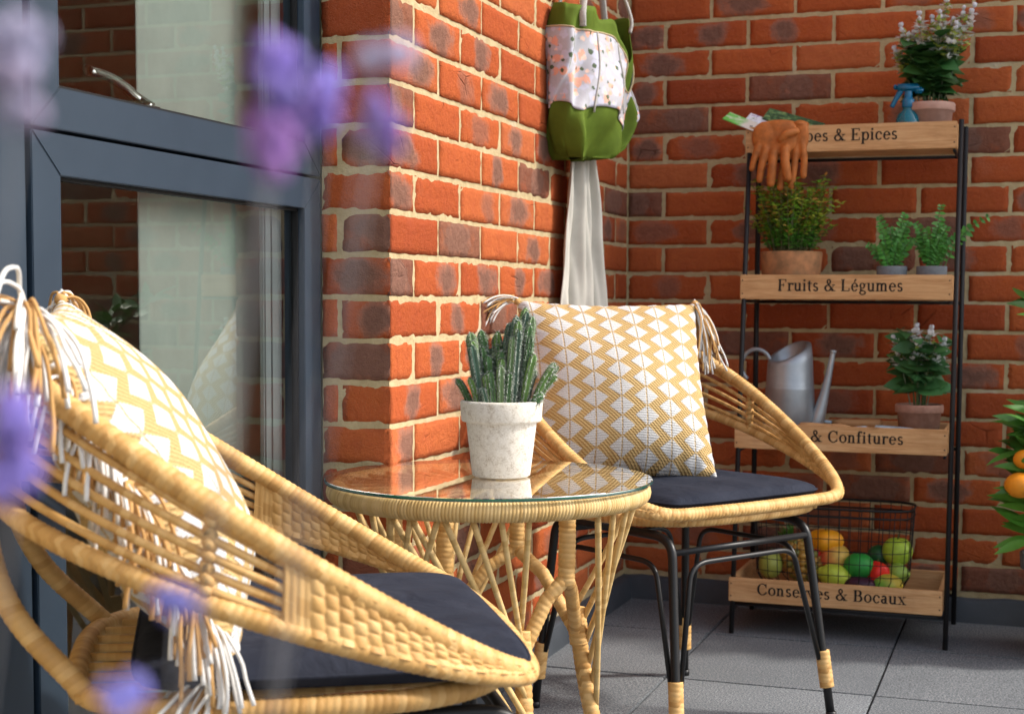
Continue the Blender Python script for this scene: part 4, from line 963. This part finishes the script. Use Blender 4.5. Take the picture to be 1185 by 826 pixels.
# hand tools lying in the third tray
def tool(name,label,metal,loc,rz,L):
    rt=thing(name,label,'garden tool',loc,rz,'hand tools in the third tray')
    f=MB(); 
    M_=Matrix.Rotation(PI/2,3,'Y'); lathe(f,[(0,0),(.008,.001),(.0125,.006),(.013,.03),(.0105,.07),(.012,.10),(.0075,.125),(0,.126)],(0,0,0),20,None,M_); f.build('handle',M['handle_wood'],rt)
    f=MB(); tube(f,[(.12,0,0),(.16,0,.004),(.19,0,-.004)],.004,10)
    v=[];n_=10
    for i in range(n_+1):
        t_=i/n_; w=.026*math.sin(PI*min(1,.25+t_*.72)); 
        for j in range(7): a=(j/6*2-1); v.append((.185+.10*t_,w*a,-.004+.012*a*a-.004*t_))
    f.add(v,[(i*7+j,i*7+j+1,(i+1)*7+j+1,(i+1)*7+j) for i in range(n_) for j in range(6)]); b=f.build('blade',metal,rt); s=b.modifiers.new('s','SOLIDIFY'); s.thickness=.0016
tool('hand_trowel','steel trowel with a round wooden handle lying behind the clay pot, third tray',M['tool_blue'],(.712,-.17,.516),PI-.08,.2)
tool('hand_trowel','wooden handled trowel with a pale blue blade edge at the front of the third tray',M['tool_blue'],(.52,-.285,.512),.04,.2)
# wire basket with fruit
bk=thing('wire_basket','black wire basket full of fruit standing in the lowest tray','basket',(.60,-.195,.0885))
def bsec(z): k=min(1,z/.05); e=.75+.25*math.sin(k*PI/2); return (.185*(e+.0)+.012*z/.22,.092*e+.006*z/.22)
def bpt(th,z):
    hx,hy=bsec(z); ex=.45; c,s=math.cos(th),math.sin(th); return (hx*abs(c)**ex*(1 if c>0 else -1),hy*abs(s)**ex*(1 if s>0 else -1),z)
f=MB()
for z in (.003,.03,.06,.09,.12,.15,.18,.205):
    tube(f,[bpt(2*PI*i/96,z) for i in range(96)],.0011 if z<.2 else .0026,5,True)
tube(f,[bpt(2*PI*i/96,.225) for i in range(96)],.0034,6,True)
ths=[]
for i in range(-6,7): 
    for s in (1,-1):
        x=i/7.*.178; th=math.acos(max(-1,min(1,(abs(x)/.19)**(1/.45)*(1 if x>0 else -1)))); ths.append(th*s)
for i in range(-3,4):
    for s in (0,1):
        y=i/4.*.09; th=math.asin(max(-1,min(1,(abs(y)/.095)**(1/.45)*(1 if y>0 else -1)))); ths.append(th if s else PI-th)
for th in ths: tube(f,[bpt(th,z) for z in (.003,.012,.025,.05,.1,.16,.225)],.0011,5)
for i in range(-6,7): x=i/7.*.15; tube(f,[(x,-.065,.003),(x,.065,.003)],.0011,5)
f.build('wire_mesh',M['wire'],bk)
def fruit(name,label,px,py,r,c,cat,y=-.20,shape=None,c2=None,sc=(1,1,1),rot=0):
    # picture coordinates are turned into the place on the plane y once, here
    x=.409+(px-880)*(.804-.409)/183. ; z=.319-(py-583)*(.319-.115)/93. ; k=1-(y+.16)*.0
    f=MB(); rt=r*.00236
    M_=Matrix.Rotation(rot,3,'Y')
    if shape=='pepper': fn=lambda p:Vector((p.x*(1+.12*math.cos(4*math.atan2(p.y,p.x))),p.y*(1+.12*math.cos(4*math.atan2(p.y,p.x))),p.z-.18*math.exp(-((p.x**2+p.y**2)*8))*(1 if p.z>0 else 0)))
    elif shape=='lemon': fn=lambda p:Vector((p.x*(1+.35*max(0,abs(p.x)-.8)*3),p.y,p.z))
    elif shape=='apple': fn=lambda p:Vector((p.x,p.y,p.z-.28*math.exp(-((p.x**2+p.y**2)*9))*(1 if p.z>0 else -.4)))
    else: fn=lambda p:p
    ico(f,(0,0,0),(rt*sc[0],rt*sc[1],rt*sc[2]),4,None,M_,0,fn)
    f.d=[]
    for p in f.v:
        if c2: 
            k=max(0,min(1,.5+ (p[0]*.8+p[2]*.6)/rt*.9+.15*math.sin(p[1]*300))); f.d.append(tuple(c[i]*(1-k)+c2[i]*k for i in range(3))+(1,))
        else: f.d.append((*c,1))
    if shape in('pepper','apple'): tube(f,[(0,0,rt*.75*sc[2]),(.002,0,rt*1.15*sc[2])],.0016,6,d=(.10,.12,.03,1))
    o=f.build(name,M['fruit']); o.location=(x,y,z); tag(o,label,cat); return o
fruit('pepper','orange yellow pepper at the top of the basket pile',959,628,15.5,(.85,.36,.015),'pepper',-.20,'pepper',None,(1.15,1,.85))
fruit('pepper','red pepper tucked under the orange one in the basket',950,643,12,(.55,.03,.02),'pepper',-.19,'pepper')
fruit('apple','blushed red and yellow apple in the middle of the basket',971,648,16.5,(.70,.13,.07),'apple',-.20,'apple',(.65,.42,.08))
fruit('lemon','yellow green lemon low at the front of the basket',973,665,14.5,(.50,.60,.06),'lemon',-.245,'lemon',None,(1.15,.9,.9),.2)
fruit('avocado','glossy dark green avocado beside the red pepper in the basket',1000,653,15.5,(.03,.30,.05),'avocado',-.225,None,None,(1.05,.95,.9))
fruit('pepper','bright red pepper right of the dark green avocado in the basket',1021,660,12,(.80,.03,.02),'pepper',-.225,'pepper',None,(1,.9,1.1),.4)
fruit('aubergine','dark purple aubergine along the basket bottom',1003,672,11,(.05,.012,.03),'aubergine',-.25,None,None,(1.7,1,.75),.05)
fruit('mango','green and orange mango at the basket front right',1034,671,13.5,(.16,.50,.07),'mango',-.245,None,(.55,.42,.05),(1.15,.9,.85))
fruit('lime','small green lime at the right of the basket under the apple',1043,660,11,(.28,.42,.07),'lime',-.21,'lemon')
fruit('apple','large green apple at the top right of the basket',1041,637,16,(.38,.55,.05),'apple',-.18,'apple')
fruit('avocado','small dark green avocado behind the bright red pepper',1019,645,12,(.02,.10,.03),'avocado',-.165,None)
fruit('pear','yellow green pear at the left end of the basket',897,658,13,(.36,.40,.08),'pear',-.22,'apple',None,(1,1,1.2))
pa=thing('pineapple','ripe pineapple with green leaves lying at the left of the basket','pineapple',(.525,-.20,.165))
f=MB(); c=Matrix.Rotation(-.62,3,'Y')
for i in range(-5,6):
    for j in range(13):
        b=i/6.*PI/2; a=2*PI*(j+.5*(i%2))/13; p=Vector((math.cos(a)*math.cos(b)*.043,math.sin(a)*math.cos(b)*.043,math.sin(b)*.055)); q=c@p
        ico(f,tuple(q),(.0105,.0105,.0095),2,(.42,.24,.05,1) if (i+j)%3 else (.20,.20,.05,1),c)
ico(f,(0,0,0),(.042,.042,.055),3,(.12,.10,.03,1),c); f.build('fruit_body',M['fruit'],pa)
f=MB()
for k in range(26):
    a=k*2.4; e=.15+.9*(k/26.); dr=c@Vector((math.cos(a)*e,math.sin(a)*e,1.1)); leaf(f,tuple(c@Vector((0,0,.052))),V(*dr),V(0,0,1),.045+.02*rr.random(),.010,.1,.3,4,(.08,.22,.03,1))
f.build('crown',M['leafy'],pa)

# ------------------------------------------------------------------ bag and cloth on the left wall
bag=thing('tote_bag','green canvas tote bag with a floral pocket panel hanging on the left wall','bag',(.078,-.60,1.145))
wax=nrm(V(.34,.94,0)); nax=V(wax[1],-wax[0],0)
def bagpt(th,t_,off=0.):
    e=.62; c_,s_=math.cos(th),math.sin(th); hw=.130+.012*math.sin(t_*PI)-.018*t_; ht=.050*(1-.25*t_)
    if t_<.25: k=(t_/.25)**.45; hw*=.66+.34*k; ht*=.6+.4*k
    x=(hw+off)*abs(c_)**e*(1 if c_>0 else -1); y=(ht+off)*abs(s_)**e*(1 if s_>0 else -1)
    wr=.010*math.sin(3*th+t_*7)+.007*math.sin(6*th-t_*6+1)+.005*math.sin(11*th+t_*11); wr*=1.6-1.0*t_; x+=.010*math.sin(t_*5+2*th)-.022*(1-t_)
    z=.345*t_-.03*(1-t_)*abs(c_)*0 + ((.020*abs(c_)**2+.016*c_)*(1-t_)) + .006*math.sin(2*th)*t_
    p=wax*x+nax*(y+wr*(1 if s_<0 or True else 0)); return (p[0],p[1],z)
def shell(th0,th1,tl,th_,n=90,m=26,off=0.,closed=True,botcap=False):
    f=MB(); v=[]
    for i in range(m+1):
        for j in range(n+(0 if closed else 1)):
            th=th0+(th1-th0)*j/n; lo,hi=tl(th),th_(th); v.append(bagpt(th,lo+(hi-lo)*i/m,off))
    w=n if closed else n+1
    fc=[(i*w+j,i*w+(j+1)%w,(i+1)*w+(j+1)%w,(i+1)*w+j) for i in range(m) for j in range(n)]
    f.add(v,fc)
    if botcap: f.v.append(tuple(np.mean(np.array(v[:w]),axis=0))); f.uv.append((0,0)); f.d.append((0,0,0,1)); f.f+=[(len(f.v)-1,(j+1)%w,j) for j in range(w)]
    return f
f=shell(0,2*PI,lambda t:0.,lambda t:1.-.36*math.exp(-((t-math.radians(52))/.42)**2)-.06*math.exp(-((t-math.radians(95))/.1)**2),closed=True,botcap=True); o=f.build('canvas_body',M['bag_green'],bag); s=o.modifiers.new('s','SOLIDIFY'); s.thickness=.002; s.offset=-1
# floral panel around the outside, with a dip where the pocket gapes
def topf(th):
    a=(th-(-PI))/(2*PI)
    dip=.40*math.exp(-((th-math.radians(50))/.34)**2); return .84-dip-.05*math.exp(-((th-math.radians(20))/.3)**2)
f=shell(-PI,PI,lambda t:.33-.15*math.exp(-((t-.7)/.6)**2)+.025*math.sin(5*t),topf,off=.0035); o=f.build('floral_panel',M['floral'],bag); s=o.modifiers.new('s','SOLIDIFY'); s.thickness=.002
f=MB(); q=[bagpt(t,topf(t),.0055) for t in np.linspace(-PI,PI,180)]; tube(f,q[:-1],.0022,6,True); f.build('trim',M['trim'],bag)
for a in (1.75,1.35,1.02,.45):
    f=MB(); tube(f,[bagpt(a,t_,.0058) for t_ in np.linspace(.30,topf(a),12)],.0026,6); f.build('seam',M['rope'],bag)
hook=V(.04,-.56,1.70)
for sgn,th in ((1,.5),(-1,-.5)):
    f=MB(); A=V(*bagpt(PI/2*sgn+.75,.98,.003)); B=V(*bagpt(PI/2*sgn-.75,.98,.003)); hk=hook-V(.078,-.60,1.145)
    tube(f,spline([A-V(0,0,.04),A,A*.5+hk*.5+V(.01,0,0),hk,B*.5+hk*.5+V(.012,0,0),B,B-V(0,0,.04)],8),.0042,8,flat=2.0); f.build('strap',M['rope'],bag)
f=MB(); tube(f,spline([(0,-.56,1.71),(.02,-.56,1.705),(.045,-.56,1.695),(.05,-.56,1.715)],6),.004,10); bevbox(f,(0,-.575,1.68),(.004,-.545,1.74),.001); o=f.build('wall_hook',M['iron']); tag(o,'steel hook on the left wall that carries the green bag','hook')
cl=MB(); n=60;m=50; v=[]
for i in range(m+1):
    t_=i/m; z=1.27-.66*t_; w=.030+.085*min(1,t_*1.15)**.8
    for j in range(n+1):
        u=j/n*2-1; fold=.012*math.sin(u*6+1.6*t_+math.sin(t_*5)*.5)*(.5+t_)+.006*math.sin(u*13+t_*5+1)+.0035*math.sin(u*23-t_*11)*math.sin(t_*9+u*3); c_=V(.016,-.600,0)+nrm(V(.30,.95,0))*(u*w+.02*t_+.02)+V(.95,-.30,0)*(fold+.022)
        v.append((c_[0],c_[1],z+.02*abs(u)*t_))
cl.add(v,[(i*(n+1)+j,i*(n+1)+j+1,(i+1)*(n+1)+j+1,(i+1)*(n+1)+j) for i in range(m) for j in range(n)]); o=cl.build('linen_apron',M['linen']); tag(o,'pale linen cloth hanging down the wall from under the green bag','cloth'); s=o.modifiers.new('s','SOLIDIFY'); s.thickness=.0025

# ------------------------------------------------------------------ orange tree at the right edge
ot=thing('orange_tree','small orange tree with ripe fruit at the right edge of the patio','orange tree',(1.195,-.30,0))
R=random.Random(12)
f=MB(); lathe(f,[(0,0),(.11,0),(.115,.005),(.135,.20),(.145,.202),(.147,.235),(.135,.238),(.13,.21),(0,.21)],seg=40); f.build('pot',M['greypot'],ot)
f=MB(); tube(f,spline([(0,0,.2),(.01,0,.35),(-.01,.01,.5),(0,0,.7)],6),[.012,.009,.006],10)
br=[]
for k in range(22):
    z=.30+.45*R.random(); a=R.uniform(0,2*PI); 
    if k<12: a=PI+R.uniform(-.9,.9)
    L=R.uniform(.10,.19); e=V(math.cos(a)*L,math.sin(a)*L*.6,z+R.uniform(.0,.12)); pts=bez((0,0,z-.05),V(e[0]*.5,e[1]*.5,z+.05),e,8); tube(f,pts,[.004,.002],6); br.append(pts)
f.build('trunk',M['bark'],ot)
f=MB()
for pts in br:
    for i in range(2,8):
        for k in range(3):
            a=R.uniform(0,2*PI); o_=nrm(pts[-1]-pts[0]); leaf(f,pts[i],o_*.6+V(math.cos(a),math.sin(a)*.6,R.uniform(-.5,.5)),V(0,0,1),R.uniform(.06,.095),.026,R.uniform(0,.4),.2,5,shade((.06,.18,.025),R,.35),face=R.uniform(0,1.5))
# the reaching sprays seen at the picture's edge
for bx,bz,dx,dz in ((-.12,.36,-.9,.12),(-.11,.34,-1,.25),(-.10,.32,-1,-.1),(-.12,.30,-.8,.35),(-.11,.28,-.9,.2),(-.09,.52,-1,.5),(-.09,.50,-.9,.1),(-.08,.48,-1,.45),(-.13,.27,-.7,-.2),(-.09,.40,-.3,-1),(-.10,.56,-.8,.3)):
    for q in range(2): leaf(f,(bx+R.uniform(-.01,.01),R.uniform(-.05,.03),bz),V(dx,R.uniform(-.3,.3),dz+R.uniform(-.15,.15)),V(0,0,1),R.uniform(.08,.11),.026,.1,.2,6,shade((.10,.29,.035),R,.3),face=1.)
f.build('crown',M['leafy'],ot)
for x,y,z,r in ((-.150,-.09,.404,.031),(-.140,-.07,.462,.024),(-.02,-.10,.36,.031),(.05,-.06,.5,.03)):
    f=MB(); ico(f,(x,y,z),(r*1.12,r,r*.95),4); f.build('orange',M['peel'],ot)

# ------------------------------------------------------------------ lavender close to the lens
CAM=V(1.0687,-3.8917,.8158)
lav=thing('lavender_plant','purple lavender flower spikes blurred in the near foreground','lavender',(.80,-3.66,0))
LB=V(.80,-3.66,0)
f=MB(); lathe(f,[(0,0),(.10,0),(.105,.005),(.125,.28),(.135,.282),(.137,.32),(.125,.322),(.12,.29),(0,.29)],seg=40); f.build('pot',M['greypot'],lav)
R=random.Random(21)
def lav_spike(tip,L,rad,col,dens,seed):
    R=random.Random(seed); tip=V(*tip)-LB; b=V(R.uniform(-.05,.05),R.uniform(-.05,.05),.29); f=MB(); pts=bez(b,V(tip[0]*.6+b[0]*.4,tip[1]*.6+b[1]*.4,tip[2]*.55),tip-V(0,0,L*.5),16)
    tube(f,pts,[.0004,.00025],6,d=(.20,.20,.22,1)); st=f.build('stem',M['leafy'],lav); f=MB()
    for w in range(dens):
        z=-L/2+L*w/dens
        for k in range(7):
            a=R.uniform(0,2*PI); q=rad*R.uniform(.3,1)*(1-.4*w/dens); c=shade(col,R,.25); ico(f,(tip[0]+math.cos(a)*q,tip[1]+math.sin(a)*q,tip[2]+z+R.uniform(-.002,.002)),(.0021,.0021,.0028),1,c)
    f.build('flower_spike',M['flower'],st)
PUR=(.27,.20,.60); 
PALE=(.42,.38,.55); BLU=(.22,.22,.62)
lav_spike((0.9340,-3.6480,0.8590),.012,.005,PUR,3,1)
lav_spike((0.9330,-3.6280,0.8570),.011,.005,PUR,3,2)
lav_spike((0.9340,-3.6490,0.8470),.010,.005,(.36,.17,.50),3,3)
lav_spike((0.9390,-3.6150,0.8550),.010,.005,(.30,.17,.55),2,8)
lav_spike((0.8900,-3.6680,0.7900),.018,.005,PUR,6,4)
lav_spike((0.9050,-3.6550,0.7510),.02,.006,BLU,1,5)
lav_spike((0.9030,-3.6340,0.7640),.02,.005,BLU,1,6)
lav_spike((0.9020,-3.6800,0.8580),.018,.006,PALE,3,7)
lav_spike((0.9520,-3.6420,0.8670),.012,.006,PALE,1,9)
# ------------------------------------------------------------------ camera
cam=bpy.data.cameras.new('camera'); co=bpy.data.objects.new('camera',cam); COL.objects.link(co)
r_=Vector((0.94813443,0.31779941,0.00668047)); u_=Vector((-0.02723441,0.06027715,0.99781008)); f_=Vector((-0.31670078,0.94624003,-0.06580592))
mt=Matrix((r_,u_,-f_)).transposed().to_4x4(); mt.translation=Vector((1.06872,-3.89167,.815755)); co.matrix_world=mt
cam.sensor_width=36; cam.lens=1687.587/1185*36; cam.shift_x=(592.5-632.02)/1185; cam.shift_y=(461.08-413)/1185
cam.clip_start=.02; cam.clip_end=300
cam.dof.use_dof=True; cam.dof.focus_distance=2.36; cam.dof.aperture_fstop=7.5
S.camera=co
# ------------------------------------------------------------------ light
sd=nrm(V(1,.30,0)); EL=math.radians(42)
sun=bpy.data.lights.new('sun','SUN'); so=bpy.data.objects.new('sun',sun); COL.objects.link(so)
d=Vector((sd[0]*math.cos(EL),sd[1]*math.cos(EL),math.sin(EL))); so.rotation_euler=d.to_track_quat('Z','Y').to_euler(); so.location=(3,1,4)
sun.energy=1.95; sun.angle=math.radians(4.); sun.color=(1,.94,.85)
w=bpy.data.worlds.new('World'); S.world=w; w.use_nodes=True; nt=w.node_tree; sk=nt.nodes.new('ShaderNodeTexSky'); sk.sky_type='NISHITA'; sk.sun_disc=False
sk.sun_elevation=EL; sk.sun_rotation=math.atan2(sd[0],sd[1]); sk.air_density=1.; sk.dust_density=3.; sk.ozone_density=.6
hs=nt.nodes.new('ShaderNodeHueSaturation'); hs.inputs['Saturation'].default_value=.55; nt.links.new(sk.outputs[0],hs.inputs['Color'])
bg=nt.nodes['Background']; nt.links.new(hs.outputs[0],bg.inputs[0]); bg.inputs[1].default_value=.15
S.view_settings.view_transform='Standard'; S.view_settings.look='None'; S.view_settings.gamma=1; S.view_settings.exposure=1.02
S.render.engine='CYCLES'
S.cycles.max_bounces=8; S.cycles.transparent_max_bounces=10
